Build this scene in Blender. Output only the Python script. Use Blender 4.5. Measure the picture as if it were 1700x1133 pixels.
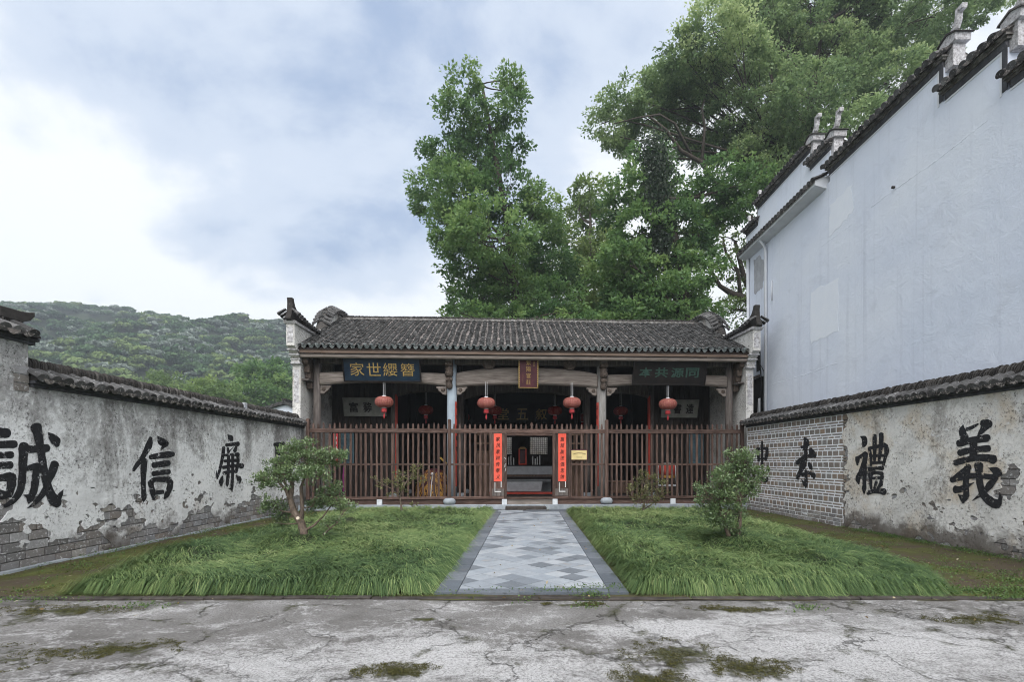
import bpy, bmesh, math, random
import numpy as np
from mathutils import Vector, Matrix, noise as mnoise

for o in list(bpy.data.objects):
    bpy.data.objects.remove(o)
SC = bpy.context.scene
COL = SC.collection
R = math.radians
rng = np.random.default_rng(7)
random.seed(7)

# ------------------------------------------------------------------ camera
F, VX, VY, EYE = 850.0, 877.0, 768.0, 1.6      # focal length in photo pixels, vanishing point, eye height
cam_d = bpy.data.cameras.new('camera')
cam = bpy.data.objects.new('camera', cam_d)
COL.objects.link(cam)
cam.location = (0, 0, EYE)
cam.rotation_euler = (R(90), 0, 0)
cam_d.sensor_width = 36.0
cam_d.lens = 36.0 * F / 1700.0
cam_d.shift_x = -(VX - 850.0) / 1700.0
cam_d.shift_y = (VY - 566.5) / 1700.0
cam_d.clip_start = 0.05
cam_d.clip_end = 5000
SC.camera = cam

# ------------------------------------------------------------------ sky, sun, exposure
SUN_EL, SUN_AZ = R(48), R(174)      # azimuth clockwise from +Y : behind the camera, a little to the left
W = bpy.data.worlds.new('World')
SC.world = W
W.use_nodes = True
nt = W.node_tree
nt.nodes.clear()
def wn(t, **k):
    n = nt.nodes.new(t)
    for a, b in k.items():
        setattr(n, a, b)
    return n
def wmath(op, a, b=None, clamp=False):
    n = wn('ShaderNodeMath', operation=op, use_clamp=clamp)
    for i, s in enumerate((a, b)):
        if s is None:
            continue
        if isinstance(s, (int, float)):
            n.inputs[i].default_value = s
        else:
            nt.links.new(s, n.inputs[i])
    return n.outputs[0]
tc = wn('ShaderNodeTexCoord')
sep = wn('ShaderNodeSeparateXYZ')
nt.links.new(tc.outputs['Generated'], sep.inputs[0])
zz = wmath('ADD', wmath('MAXIMUM', sep.outputs[2], 0.0), 0.45)
cmb = wn('ShaderNodeCombineXYZ')
nt.links.new(wmath('DIVIDE', sep.outputs[0], zz), cmb.inputs[0])
nt.links.new(wmath('DIVIDE', sep.outputs[1], zz), cmb.inputs[1])
sky = wn('ShaderNodeTexSky', sky_type='NISHITA')
sky.sun_disc = False
sky.sun_elevation = SUN_EL
sky.sun_rotation = SUN_AZ
sky.air_density = 1.2
sky.dust_density = 2.5
def wnoise(scale, detail, off, dist=0.0, rough=0.55):
    mp = wn('ShaderNodeMapping')
    mp.inputs['Location'].default_value = off
    mp.inputs['Scale'].default_value = (0.85, 1.05, 1)
    mp.inputs['Rotation'].default_value = (0, 0, R(-25))
    nt.links.new(cmb.outputs[0], mp.inputs[0])
    n = wn('ShaderNodeTexNoise')
    n.inputs['Scale'].default_value = scale
    n.inputs['Detail'].default_value = detail
    n.inputs['Roughness'].default_value = rough
    n.inputs['Distortion'].default_value = dist
    nt.links.new(mp.outputs[0], n.inputs['Vector'])
    return n.outputs['Fac']
big = wnoise(0.75, 4, (6.2, 1.0, 0), 0.3, 0.5)
fine = wnoise(3.2, 9, (1.0, 5.0, 0), 0.15, 0.6)
mixv = wmath('ADD', wmath('MULTIPLY', big, 0.7), wmath('MULTIPLY', fine, 0.3))
ramp = wn('ShaderNodeValToRGB')
ramp.color_ramp.interpolation = 'EASE'
el = ramp.color_ramp.elements
el[0].position, el[0].color = 0.365, (1.3, 1.68, 2.4, 1)
el[1].position, el[1].color = 0.5, (3.7, 3.78, 3.85, 1)
e = el.new(0.43); e.color = (2.4, 2.68, 3.15, 1)
nt.links.new(mixv, ramp.inputs[0])
mixc = wn('ShaderNodeMix', data_type='RGBA')
mixc.inputs[0].default_value = 0.93          # nearly closed cloud cover
nt.links.new(sky.outputs[0], mixc.inputs[6])
nt.links.new(ramp.outputs[0], mixc.inputs[7])
bg = wn('ShaderNodeBackground')
bg.inputs[1].default_value = 0.1
nt.links.new(mixc.outputs[2], bg.inputs[0])
wo = wn('ShaderNodeOutputWorld')
nt.links.new(bg.outputs[0], wo.inputs[0])

sun_d = bpy.data.lights.new('sun', 'SUN')
sun_d.energy = 1.5
sun_d.angle = R(75)
sun_d.color = (1.0, 0.975, 0.95)
sun = bpy.data.objects.new('sun', sun_d)
COL.objects.link(sun)
sdir = Vector((math.sin(SUN_AZ) * math.cos(SUN_EL), math.cos(SUN_AZ) * math.cos(SUN_EL), math.sin(SUN_EL)))
sun.rotation_euler = sdir.to_track_quat('Z', 'Y').to_euler()
sun.location = (0, -5, 40)

SC.view_settings.view_transform = 'Standard'
SC.view_settings.look = 'None'
SC.view_settings.gamma = 1.0
SC.view_settings.use_curve_mapping = False
SC.view_settings.exposure = 1.6
SC.cycles.use_denoising = True
SC.cycles.filter_width = 1.05
SC.cycles.max_bounces = 6
SC.cycles.diffuse_bounces = 3
SC.cycles.glossy_bounces = 2
SC.cycles.transmission_bounces = 4
SC.cycles.transparent_max_bounces = 4
SC.cycles.volume_bounces = 0
SC.cycles.use_adaptive_sampling = True
SC.cycles.adaptive_threshold = 0.02

# ------------------------------------------------------------------ helpers: objects and meshes
def link(o, parent=None):
    COL.objects.link(o)
    if parent is not None:
        o.parent = parent
    return o
def tag(o, label=None, cat=None, group=None, kind=None):
    if label: o['label'] = label
    if cat: o['category'] = cat
    if group: o['group'] = group
    if kind: o['kind'] = kind
    return o
def empty(name, loc=(0, 0, 0), rz=0.0, parent=None):
    o = bpy.data.objects.new(name, None)
    o.empty_display_size = 0.2
    o.location = loc
    o.rotation_euler = (0, 0, rz)
    return link(o, parent)
def mesh_obj(name, me, parent=None, loc=None, rot=None, scale=None):
    o = bpy.data.objects.new(name, me)
    if loc is not None: o.location = loc
    if rot is not None: o.rotation_euler = rot
    if scale is not None: o.scale = scale
    return link(o, parent)
def npmesh(name, v, f, mat, attr=None, smooth=False):
    """fast mesh from numpy verts (N,3) and faces (M,k); attr = per face float 'rnd'"""
    v = np.asarray(v, np.float32); f = np.asarray(f, np.int32)
    me = bpy.data.meshes.new(name)
    me.vertices.add(len(v)); me.vertices.foreach_set('co', v.ravel())
    k = f.shape[1]
    me.loops.add(f.size); me.loops.foreach_set('vertex_index', f.ravel())
    me.polygons.add(len(f))
    me.polygons.foreach_set('loop_start', np.arange(0, f.size, k, dtype=np.int32))
    me.polygons.foreach_set('loop_total', np.full(len(f), k, np.int32))
    if smooth:
        me.polygons.foreach_set('use_smooth', np.ones(len(f), bool))
    me.update(calc_edges=True)
    if attr is not None:
        a = me.attributes.new('rnd', 'FLOAT', 'FACE')
        a.data.foreach_set('value', np.asarray(attr, np.float32))
    me.materials.append(mat)
    return me

class MB:
    """collects shapes, builds ONE mesh object"""
    def __init__(s):
        s.v = []; s.f = []; s.r = []
    def add(s, vs, fs, rnd=0.0):
        b = len(s.v)
        s.v += [tuple(p) for p in vs]
        s.f += [tuple(b + i for i in q) for q in fs]
        s.r += [rnd] * len(fs)
        return s
    def box(s, x0, x1, y0, y1, z0, z1, rnd=0.0):
        vs = [(x0, y0, z0), (x1, y0, z0), (x1, y1, z0), (x0, y1, z0), (x0, y0, z1), (x1, y0, z1), (x1, y1, z1), (x0, y1, z1)]
        return s.add(vs, [(3, 2, 1, 0), (4, 5, 6, 7), (0, 1, 5, 4), (1, 2, 6, 5), (2, 3, 7, 6), (3, 0, 4, 7)], rnd)
    def prism(s, poly, axis, a, b, rnd=0.0):
        """extrude a 2-D polygon along axis 0/1/2 from a to b; poly coords are the other two axes in order"""
        n = len(poly)
        def P(p, t):
            if axis == 0: return (t, p[0], p[1])
            if axis == 1: return (p[0], t, p[1])
            return (p[0], p[1], t)
        vs = [P(p, a) for p in poly] + [P(p, b) for p in poly]
        fs = [tuple(range(n)), tuple(range(2 * n - 1, n - 1, -1))]
        fs += [(i, n + i, n + (i + 1) % n, (i + 1) % n) for i in range(n)]
        return s.add(vs, fs, rnd)
    def tube(s, pts, rad, n=6, rnd=0.0, cap=True):
        pts = [Vector(p) for p in pts]
        if isinstance(rad, (int, float)): rad = [rad] * len(pts)
        vs, fs = [], []
        ref = Vector((0.31, 0.17, 0.93))
        for i, p in enumerate(pts):
            t = (pts[min(i + 1, len(pts) - 1)] - pts[max(i - 1, 0)]).normalized()
            a = t.cross(ref)
            if a.length < 1e-3: a = t.cross(Vector((1, 0, 0)))
            a.normalize(); b = t.cross(a)
            for k in range(n):
                an = 2 * math.pi * k / n
                vs.append(p + (a * math.cos(an) + b * math.sin(an)) * rad[i])
        for i in range(len(pts) - 1):
            for k in range(n):
                fs.append((i * n + k, i * n + (k + 1) % n, (i + 1) * n + (k + 1) % n, (i + 1) * n + k))
        if cap:
            fs.append(tuple(range(n - 1, -1, -1))); fs.append(tuple(range((len(pts) - 1) * n, len(pts) * n)))
        return s.add(vs, fs, rnd)
    def lathe(s, prof, n=16, c=(0, 0, 0), rnd=0.0):
        """prof: (radius, z) list"""
        vs, fs = [], []
        for r, z in prof:
            for k in range(n):
                a = 2 * math.pi * k / n
                vs.append((c[0] + r * math.cos(a), c[1] + r * math.sin(a), c[2] + z))
        for i in range(len(prof) - 1):
            for k in range(n):
                fs.append((i * n + k, i * n + (k + 1) % n, (i + 1) * n + (k + 1) % n, (i + 1) * n + k))
        fs.append(tuple(range(n - 1, -1, -1))); fs.append(tuple(range((len(prof) - 1) * n, len(prof) * n)))
        return s.add(vs, fs, rnd)
    def xform(s, m, start=0):
        for i in range(start, len(s.v)):
            s.v[i] = tuple(m @ Vector(s.v[i]))
        return s
    def mesh(s, name, mat, smooth=False):
        me = bpy.data.meshes.new(name)
        me.from_pydata(s.v, [], s.f)
        if smooth:
            me.polygons.foreach_set('use_smooth', np.ones(len(s.f), bool))
        if any(s.r):
            a = me.attributes.new('rnd', 'FLOAT', 'FACE')
            a.data.foreach_set('value', np.asarray(s.r, np.float32))
        me.materials.append(mat)
        me.update()
        return me
    def build(s, name, mat, parent=None, smooth=False, bevel=0.0, loc=None, rot=None):
        me = s.mesh(name, mat, smooth)
        o = mesh_obj(name, me, parent, loc, rot)
        if bevel:
            m = o.modifiers.new('bevel', 'BEVEL'); m.width = bevel; m.segments = 1; m.limit_method = 'ANGLE'; m.angle_limit = R(40)
        return o
def fbm(x, y, z=0.0, oct=4):
    return mnoise.fractal(Vector((x, y, z)), 1.0, 2.0, oct)       # about -1..1
def at(px, py, Y):
    return ((px - VX) * Y / F, Y, EYE + (VY - py) * Y / F)

# ------------------------------------------------------------------ helpers: materials
class N:
    def __init__(s, name):
        s.m = bpy.data.materials.new(name); s.m.use_nodes = True
        s.t = s.m.node_tree; s.t.nodes.clear()
        s.out = s.n('ShaderNodeOutputMaterial')
        s.b = s.n('ShaderNodeBsdfPrincipled')
        s.l(s.b.outputs[0], s.out.inputs[0])
        s.b.inputs['Specular IOR Level'].default_value = 0.3
        s._tc = None
    def n(s, t, **k):
        x = s.t.nodes.new(t)
        for a, b in k.items(): setattr(x, a, b)
        return x
    def l(s, a, b): s.t.links.new(a, b)
    def put(s, v, sock):
        if hasattr(v, 'links') or hasattr(v, 'is_output'): s.l(v, sock)
        else:
            if isinstance(v, (tuple, list)) and len(v) == 3 and sock.type == 'RGBA': v = (*v, 1)
            sock.default_value = v
    def math(s, op, a, b=None, c=None, clamp=False):
        x = s.n('ShaderNodeMath', operation=op, use_clamp=clamp)
        for i, q in enumerate((a, b, c)):
            if q is not None: s.put(q, x.inputs[i])
        return x.outputs[0]
    def coord(s, kind='Object', scale=(1, 1, 1), jitter=True):
        tcn = s.n('ShaderNodeTexCoord')
        v = tcn.outputs[kind]
        if jitter:
            oi = s.n('ShaderNodeObjectInfo')
            ad = s.n('ShaderNodeVectorMath', operation='ADD')
            mu = s.math('MULTIPLY', oi.outputs['Random'], 37.0)
            s.l(v, ad.inputs[0]); s.l(mu, ad.inputs[1]); v = ad.outputs[0]
        mp = s.n('ShaderNodeMapping'); mp.inputs['Scale'].default_value = scale
        s.l(v, mp.inputs[0])
        return mp.outputs[0]
    def noise(s, vec, scale, detail=5, rough=0.6, dist=0.0):
        x = s.n('ShaderNodeTexNoise')
        for k, v in (('Scale', scale), ('Detail', detail), ('Roughness', rough), ('Distortion', dist)):
            x.inputs[k].default_value = v
        if vec is not None: s.l(vec, x.inputs['Vector'])
        return x.outputs['Fac']
    def voro(s, vec, scale, feature='F1', out='Distance'):
        x = s.n('ShaderNodeTexVoronoi', feature=feature); x.inputs['Scale'].default_value = scale
        s.l(vec, x.inputs['Vector'])
        return x.outputs[out]
    def ramp(s, fac, stops, interp='LINEAR'):
        x = s.n('ShaderNodeValToRGB'); x.color_ramp.interpolation = interp
        e = x.color_ramp.elements
        while len(e) < len(stops): e.new(0.5)
        for i, (p, c) in enumerate(stops):
            e[i].position = p
            e[i].color = (*c, 1) if not isinstance(c, (int, float)) else (c, c, c, 1)
        s.l(fac, x.inputs[0])
        return x.outputs[0]
    def mix(s, fac, a, b, mode='MIX'):
        x = s.n('ShaderNodeMix', data_type='RGBA', blend_type=mode)
        s.put(fac, x.inputs[0]); s.put(a, x.inputs[6]); s.put(b, x.inputs[7])
        return x.outputs[2]
    def rand(s):
        """per object random plus per face 'rnd'"""
        oi = s.n('ShaderNodeObjectInfo'); at_ = s.n('ShaderNodeAttribute', attribute_name='rnd')
        return s.math('FRACT', s.math('ADD', oi.outputs['Random'], at_.outputs['Fac']))
    def bump(s, h, strength=0.3, dist=0.01):
        x = s.n('ShaderNodeBump'); x.inputs['Strength'].default_value = strength; x.inputs['Distance'].default_value = dist
        s.l(h, x.inputs['Height']); s.l(x.outputs[0], s.b.inputs['Normal'])
    def fin(s, col=None, rough=0.85, spec=None):
        if col is not None: s.put(col, s.b.inputs['Base Color'])
        s.put(rough, s.b.inputs['Roughness'])
        if spec is not None: s.b.inputs['Specular IOR Level'].default_value = spec
        return s.m
def mk(name, stops, scale=6, detail=6, rough=0.85, bump=0.3, bdist=0.01, bscale=None, rnd=0.0, stretch=(1, 1, 1), spec=0.25, wear=None, metal=0.0, nrough=0.62):
    """ramp over noise, per object brightness jitter, bump; wear = (threshold, colour, scale)"""
    q = N(name)
    v = q.coord('Object', stretch)
    f = q.noise(v, scale, detail, nrough)
    c = q.ramp(f, stops)
    if wear:
        w = q.noise(v, wear[2], 8, 0.7, 0.4)
        c = q.mix(q.ramp(w, [(wear[0], 0.0), (wear[0] + 0.06, 1.0)]), c, wear[1])
    if rnd:
        h = q.n('ShaderNodeHueSaturation')
        q.l(q.math('ADD', 1.0 - rnd, q.math('MULTIPLY', q.rand(), 2 * rnd)), h.inputs['Value'])
        q.l(c, h.inputs['Color']); c = h.outputs[0]
    if bump:
        q.bump(q.noise(v, bscale or scale * 4, 6, 0.65), bump, bdist)
    q.b.inputs['Metallic'].default_value = metal
    return q.fin(c, rough, spec)

# plain materials ---------------------------------------------------------------
WOOD = mk('weathered_brown_wood', [(0.3, (0.034, 0.021, 0.017)), (0.52, (0.085, 0.052, 0.042)), (0.72, (0.155, 0.108, 0.09))], 5, stretch=(6, 6, 0.5), rnd=0.35, bump=0.5, bscale=30)
WOODX = mk('weathered_brown_wood_along', [(0.3, (0.034, 0.021, 0.017)), (0.52, (0.085, 0.052, 0.042)), (0.72, (0.155, 0.108, 0.09))], 5, stretch=(0.5, 6, 6), rnd=0.25, bump=0.5, bscale=30)
WOODG = mk('grey_weathered_beam', [(0.3, (0.10, 0.082, 0.07)), (0.55, (0.21, 0.18, 0.16)), (0.75, (0.33, 0.29, 0.265))], 4, stretch=(0.5, 5, 5), rnd=0.15, bump=0.5, bscale=25)
WOODV = mk('grey_weathered_post', [(0.3, (0.05, 0.042, 0.038)), (0.55, (0.11, 0.095, 0.088)), (0.75, (0.2, 0.175, 0.16))], 4, stretch=(5, 5, 0.5), rnd=0.2, bump=0.5, bscale=25)
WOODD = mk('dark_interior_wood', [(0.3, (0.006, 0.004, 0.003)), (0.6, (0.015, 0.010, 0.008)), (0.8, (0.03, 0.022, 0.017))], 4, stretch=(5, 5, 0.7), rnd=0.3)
WOODT = mk('tan_eave_wood', [(0.3, (0.06, 0.042, 0.032)), (0.55, (0.12, 0.085, 0.066)), (0.75, (0.2, 0.155, 0.125))], 4, stretch=(0.4, 6, 6), rnd=0.12)
CARVE = mk('carved_timber', [(0.3, (0.03, 0.022, 0.018)), (0.6, (0.11, 0.085, 0.07)), (0.8, (0.2, 0.165, 0.14))], 14, bump=0.9, bscale=22, bdist=0.03)
PAINTG = mk('blue_grey_column_paint', [(0.3, (0.24, 0.29, 0.34)), (0.7, (0.36, 0.42, 0.47))], 3, stretch=(2, 2, 0.6), wear=(0.66, (0.17, 0.15, 0.13), 5), rough=0.7)
STONE = mk('grey_blue_stone', [(0.3, (0.2, 0.225, 0.25)), (0.6, (0.31, 0.34, 0.37)), (0.8, (0.43, 0.46, 0.49))], 5, rnd=0.12, bump=0.4)
STONED = mk('dark_step_stone', [(0.3, (0.02, 0.017, 0.015)), (0.7, (0.075, 0.065, 0.058))], 6, rnd=0.1, bump=0.6)
WHITEST = mk('pale_stone_stub', [(0.3, (0.42, 0.45, 0.48)), (0.7, (0.62, 0.64, 0.66))], 7, rnd=0.08)
MORT = mk('old_lime_mortar', [(0.35, (0.07, 0.065, 0.06)), (0.52, (0.15, 0.142, 0.135)), (0.7, (0.34, 0.33, 0.32))], 9, bump=0.7, bscale=30)
MORTW = mk('white_lime_pointing', [(0.25, (0.5, 0.51, 0.53)), (0.45, (0.7, 0.715, 0.74)), (0.7, (0.8, 0.81, 0.83))], 3, bump=0.6, bscale=60, nrough=0.7)
INK = mk('black_wall_paint', [(0.35, (0.012, 0.012, 0.014)), (0.6, (0.022, 0.022, 0.025)), (0.78, (0.09, 0.09, 0.095))], 24, detail=8, wear=(0.7, (0.2, 0.2, 0.2), 30), rough=0.7, bump=0.3, nrough=0.7)
def flake(m, thr):
    """paint flaked off in small chips, baring the wall behind"""
    t = m.node_tree; out = [n for n in t.nodes if n.type == 'OUTPUT_MATERIAL'][0]; b = [n for n in t.nodes if n.type == 'BSDF_PRINCIPLED'][0]
    tcn = t.nodes.new('ShaderNodeTexCoord'); nz = t.nodes.new('ShaderNodeTexNoise'); nz.inputs['Scale'].default_value = 9; nz.inputs['Detail'].default_value = 10; nz.inputs['Roughness'].default_value = 0.78
    t.links.new(tcn.outputs['Object'], nz.inputs['Vector'])
    rp = t.nodes.new('ShaderNodeValToRGB'); rp.color_ramp.elements[0].position = thr; rp.color_ramp.elements[0].color = (1, 1, 1, 1); rp.color_ramp.elements[1].position = thr + 0.03; rp.color_ramp.elements[1].color = (0, 0, 0, 1)
    t.links.new(nz.outputs['Fac'], rp.inputs[0]); t.links.new(rp.outputs[0], b.inputs['Alpha'])
flake(INK, 0.572)
INKP = mk('ink_on_paper', [(0.4, (0.012, 0.01, 0.01)), (0.7, (0.03, 0.024, 0.022))], 10, bump=0)
REDP = mk('red_couplet_paper', [(0.3, (0.62, 0.075, 0.045)), (0.7, (0.74, 0.115, 0.075))], 2, bump=0.1, rough=0.7)
REDP2 = mk('faded_red_paper', [(0.3, (0.36, 0.045, 0.03)), (0.7, (0.5, 0.08, 0.06))], 3, bump=0.1, rough=0.8)
PAPER = mk('torn_white_paper', [(0.3, (0.5, 0.5, 0.5)), (0.7, (0.7, 0.7, 0.7))], 20, bump=0.1)
GOLD = mk('gold_leaf_letters', [(0.3, (0.27, 0.175, 0.05)), (0.7, (0.44, 0.31, 0.1))], 12, bump=0.2, rough=0.45, spec=0.5)
GOLDD = mk('old_gold_letters', [(0.3, (0.2, 0.12, 0.04)), (0.7, (0.38, 0.25, 0.09))], 12, bump=0.2, rough=0.6)
GREENL = mk('green_letters', [(0.3, (0.024, 0.055, 0.044)), (0.7, (0.045, 0.09, 0.072))], 12, bump=0.2)
BLUEB = mk('dark_blue_lacquer', [(0.3, (0.004, 0.012, 0.026)), (0.7, (0.008, 0.026, 0.05))], 3, bump=0.1, rough=0.4, spec=0.4)
BLACKB = mk('black_brown_lacquer', [(0.3, (0.005, 0.004, 0.004)), (0.7, (0.014, 0.010, 0.009))], 4, bump=0.2, rough=0.6)
MAROON = mk('maroon_lacquer', [(0.3, (0.035, 0.008, 0.012)), (0.7, (0.075, 0.018, 0.025))], 4, bump=0.1, rough=0.5)
BRASS = mk('brass_notice', [(0.3, (0.47, 0.36, 0.15)), (0.7, (0.66, 0.54, 0.27))], 3, bump=0.1, rough=0.4)
BOARDW = mk('pale_calligraphy_board', [(0.3, (0.15, 0.15, 0.135)), (0.6, (0.22, 0.22, 0.2)), (0.8, (0.28, 0.28, 0.26))], 5, bump=0.2)
METALW = mk('white_metal_cap', [(0.3, (0.6, 0.6, 0.62)), (0.7, (0.75, 0.75, 0.77))], 5, bump=0, rough=0.4)
TASSEL = mk('red_tassel', [(0.3, (0.36, 0.03, 0.035)), (0.7, (0.52, 0.07, 0.075))], 30, bump=0.5, stretch=(3, 3, 0.4))
DARK = mk('opening_shade_black', [(0.3, (0.006, 0.005, 0.005)), (0.7, (0.015, 0.013, 0.012))], 5, bump=0)  # flat black standing in for the shade inside openings and windows
TEAL = mk('teal_louvre_paint', [(0.3, (0.07, 0.13, 0.16)), (0.7, (0.13, 0.21, 0.25))], 4)
PINK = mk('magenta_cloth', [(0.3, (0.16, 0.02, 0.1)), (0.7, (0.26, 0.04, 0.18))], 6)
YELL = mk('yellow_pole', [(0.3, (0.4, 0.25, 0.05)), (0.7, (0.6, 0.4, 0.1))], 6)
GFRINGE = mk('gold_shaggy_fringe', [(0.3, (0.22, 0.09, 0.02)), (0.55, (0.38, 0.2, 0.04)), (0.75, (0.6, 0.42, 0.14))], 14, rnd=0.3, bump=0.8, rough=0.5)
PIPE = mk('white_plastic_pipe', [(0.3, (0.56, 0.58, 0.62)), (0.7, (0.68, 0.7, 0.73))], 3, bump=0, rough=0.45)
CABLE = mk('black_cable', [(0.3, (0.015, 0.015, 0.017)), (0.7, (0.03, 0.03, 0.03))], 3, bump=0)
BARK = mk('rough_bark', [(0.3, (0.022, 0.018, 0.015)), (0.55, (0.065, 0.053, 0.044)), (0.75, (0.12, 0.1, 0.085))], 5, stretch=(3, 3, 0.8), bump=0.9, bscale=18, bdist=0.03)
BARKS = mk('pale_shrub_bark', [(0.3, (0.06, 0.045, 0.037)), (0.55, (0.15, 0.115, 0.09)), (0.75, (0.26, 0.21, 0.17))], 14, stretch=(2, 2, 0.8), bump=0.9, bscale=40, bdist=0.01)
CUTW = mk('fresh_cut_wood', [(0.3, (0.5, 0.42, 0.33)), (0.7, (0.66, 0.58, 0.48))], 20, bump=0.2)
SOIL = mk('dark_lawn_soil', [(0.3, (0.012, 0.016, 0.008)), (0.6, (0.025, 0.035, 0.014)), (0.8, (0.04, 0.055, 0.02))], 9, bump=0.8)
BLACKT = mk('black_trim_band', [(0.3, (0.03, 0.031, 0.035)), (0.6, (0.075, 0.077, 0.085)), (0.8, (0.2, 0.2, 0.215))], 6, stretch=(1, 1, 0.35), bump=0.4, nrough=0.7)
CARVEDW = mk('white_carved_plaster', [(0.32, (0.16, 0.15, 0.15)), (0.5, (0.45, 0.44, 0.45)), (0.72, (0.68, 0.68, 0.7))], 11, bump=1.0, bscale=16, bdist=0.03, nrough=0.68)

def brick_mat(name, cols, lime=0.6):
    q = N(name)
    v = q.coord('Object')
    r = q.rand()
    c = q.ramp(r, [(i / (len(cols) - 1), c_) for i, c_ in enumerate(cols)])
    f = q.noise(v, 9, 7, 0.7)
    c = q.mix(q.ramp(f, [(0.3, 0.75), (0.7, 0.0)]), c, (0.16, 0.15, 0.145))
    w = q.noise(v, 22, 7, 0.7)
    c = q.mix(q.ramp(w, [(lime, 0.0), (lime + 0.08, 0.7)]), c, (0.56, 0.56, 0.57))
    q.bump(q.noise(v, 45, 6, 0.7), 0.7, 0.01)
    return q.fin(c, 0.9, 0.2)
BRICK = brick_mat('grey_brick', [(0.12, 0.115, 0.11), (0.22, 0.225, 0.235), (0.2, 0.165, 0.135), (0.28, 0.285, 0.3), (0.16, 0.14, 0.125), (0.33, 0.31, 0.28), (0.38, 0.385, 0.4)], 0.55)
BRICKT = brick_mat('tan_grey_brick', [(0.16, 0.15, 0.145), (0.29, 0.205, 0.14), (0.2, 0.18, 0.165), (0.25, 0.24, 0.24), (0.3, 0.22, 0.16), (0.18, 0.165, 0.155), (0.24, 0.19, 0.145)])

def tile_mat(name, dark, mid, pale, lichen, lfac):
    q = N(name)
    v = q.coord('Object')
    r = q.rand()
    c = q.ramp(r, [(0.0, dark), (0.5, mid), (0.86, mid), (1.0, pale)])
    f = q.noise(v, 13, 7, 0.72)
    c = q.mix(q.ramp(f, [(0.36, 0.6), (0.6, 0.0)]), c, dark)
    w = q.noise(v, 21, 8, 0.75, 0.5)
    c = q.mix(q.ramp(w, [(lfac, 0.0), (lfac + 0.07, 0.75)]), c, lichen)
    q.bump(q.noise(v, 60, 5, 0.7), 0.5, 0.006)
    return q.fin(c, 0.85, 0.25)
TILE = tile_mat('old_grey_roof_tile', (0.022, 0.022, 0.022), (0.066, 0.065, 0.064), (0.15, 0.147, 0.145), (0.36, 0.36, 0.35), 0.575)
PAN = tile_mat('skylit_pan_tile', (0.032, 0.03, 0.029), (0.1, 0.092, 0.088), (0.3, 0.26, 0.245), (0.52, 0.47, 0.45), 0.515)  # pans painted paler for the sky light on them, with weathered patches
TILEC = tile_mat('wall_coping_tile', (0.035, 0.034, 0.034), (0.1, 0.098, 0.098), (0.19, 0.187, 0.187), (0.38, 0.38, 0.38), 0.57)
RIDGE = tile_mat('standing_ridge_tile', (0.02, 0.018, 0.017), (0.062, 0.057, 0.053), (0.14, 0.13, 0.122), (0.27, 0.26, 0.25), 0.62)
TILEL = tile_mat('green_grey_drip_tile', (0.05, 0.06, 0.06), (0.12, 0.135, 0.135), (0.23, 0.25, 0.25), (0.4, 0.42, 0.41), 0.56)

def plaster_mat(name, base, stain, warm, top, warmfac, ztop, lowdirt):
    """old lime wash: mould towards the wet top course, splash dirt near the ground, chips and warm patches"""
    q = N(name)
    v = q.coord('Object', jitter=False)
    sx = q.n('ShaderNodeSeparateXYZ'); q.l(v, sx.inputs[0]); z = sx.outputs[2]
    sv = q.coord('Object', (1, 1, 0.32), jitter=False)
    n1 = q.noise(v, 1.1, 9, 0.68, 0.5)
    c = q.ramp(n1, [(0.32, tuple(b * 0.72 for b in base)), (0.55, base), (0.75, tuple(min(0.8, b * 1.16) for b in base))])
    n2 = q.noise(v, 0.8, 6, 0.6, 0.3)
    c = q.mix(q.ramp(n2, [(warmfac, 0.0), (warmfac + 0.16, 0.75)]), c, warm)
    # mould, mottled and denser near the wet top
    hs = q.math('DIVIDE', q.math('SUBTRACT', z, ztop - 1.7), 1.7, clamp=True)
    nm = q.math('ADD', q.math('MULTIPLY', q.noise(sv, 1.1, 7, 0.65, 0.6), 0.56), q.math('MULTIPLY', q.noise(v, 4.5, 10, 0.78, 0.5), 0.34))
    m = q.math('ADD', nm, q.math('MULTIPLY', hs, top))
    c = q.mix(q.ramp(m, [(0.5, 0.0), (0.55, 0.45), (0.62, 0.78), (0.74, 0.95)]), c, q.ramp(q.noise(v, 7, 7, 0.75), [(0.35, tuple(k * 0.6 for k in stain)), (0.6, tuple(k * 1.7 for k in stain))]))
    # speckle
    sp = q.noise(v, 17, 9, 0.82)
    msk = q.math('MULTIPLY', q.ramp(sp, [(0.52, 0.0), (0.57, 0.85)]), q.ramp(q.noise(v, 1.6, 5, 0.6), [(0.4, 0.12), (0.56, 1.0)]))
    c = q.mix(msk, c, tuple(s_ * 0.75 for s_ in stain))
    sp2 = q.noise(v, 10, 8, 0.78, 0.6)
    c = q.mix(q.ramp(sp2, [(0.56, 0.0), (0.62, 0.8)]), c, (0.7, 0.705, 0.72))
    # splash dirt at the foot
    lo = q.math('SUBTRACT', 1.0, q.math('DIVIDE', z, 0.75), clamp=True)
    d = q.math('ADD', q.math('MULTIPLY', q.noise(v, 2.2, 8, 0.7, 0.4), 0.7), q.math('MULTIPLY', lo, 0.42))
    c = q.mix(q.ramp(d, [(0.5, 0.0), (0.64, lowdirt), (0.8, 0.95)]), c, (0.085, 0.07, 0.058))
    h = q.math('ADD', q.noise(v, 9, 8, 0.7), q.math('MULTIPLY', sp, 0.5))
    q.bump(h, 0.75, 0.03)
    return q.fin(c, 0.92, 0.15)
PLASL = plaster_mat('grey_limewash', (0.78, 0.785, 0.795), (0.085, 0.078, 0.073), (0.36, 0.305, 0.255), 0.14, 0.61, 2.75, 0.75)
PLASR = plaster_mat('yellowed_limewash', (0.72, 0.705, 0.68), (0.11, 0.095, 0.083), (0.5, 0.4, 0.28), 0.05, 0.47, 2.8, 0.8)
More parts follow.
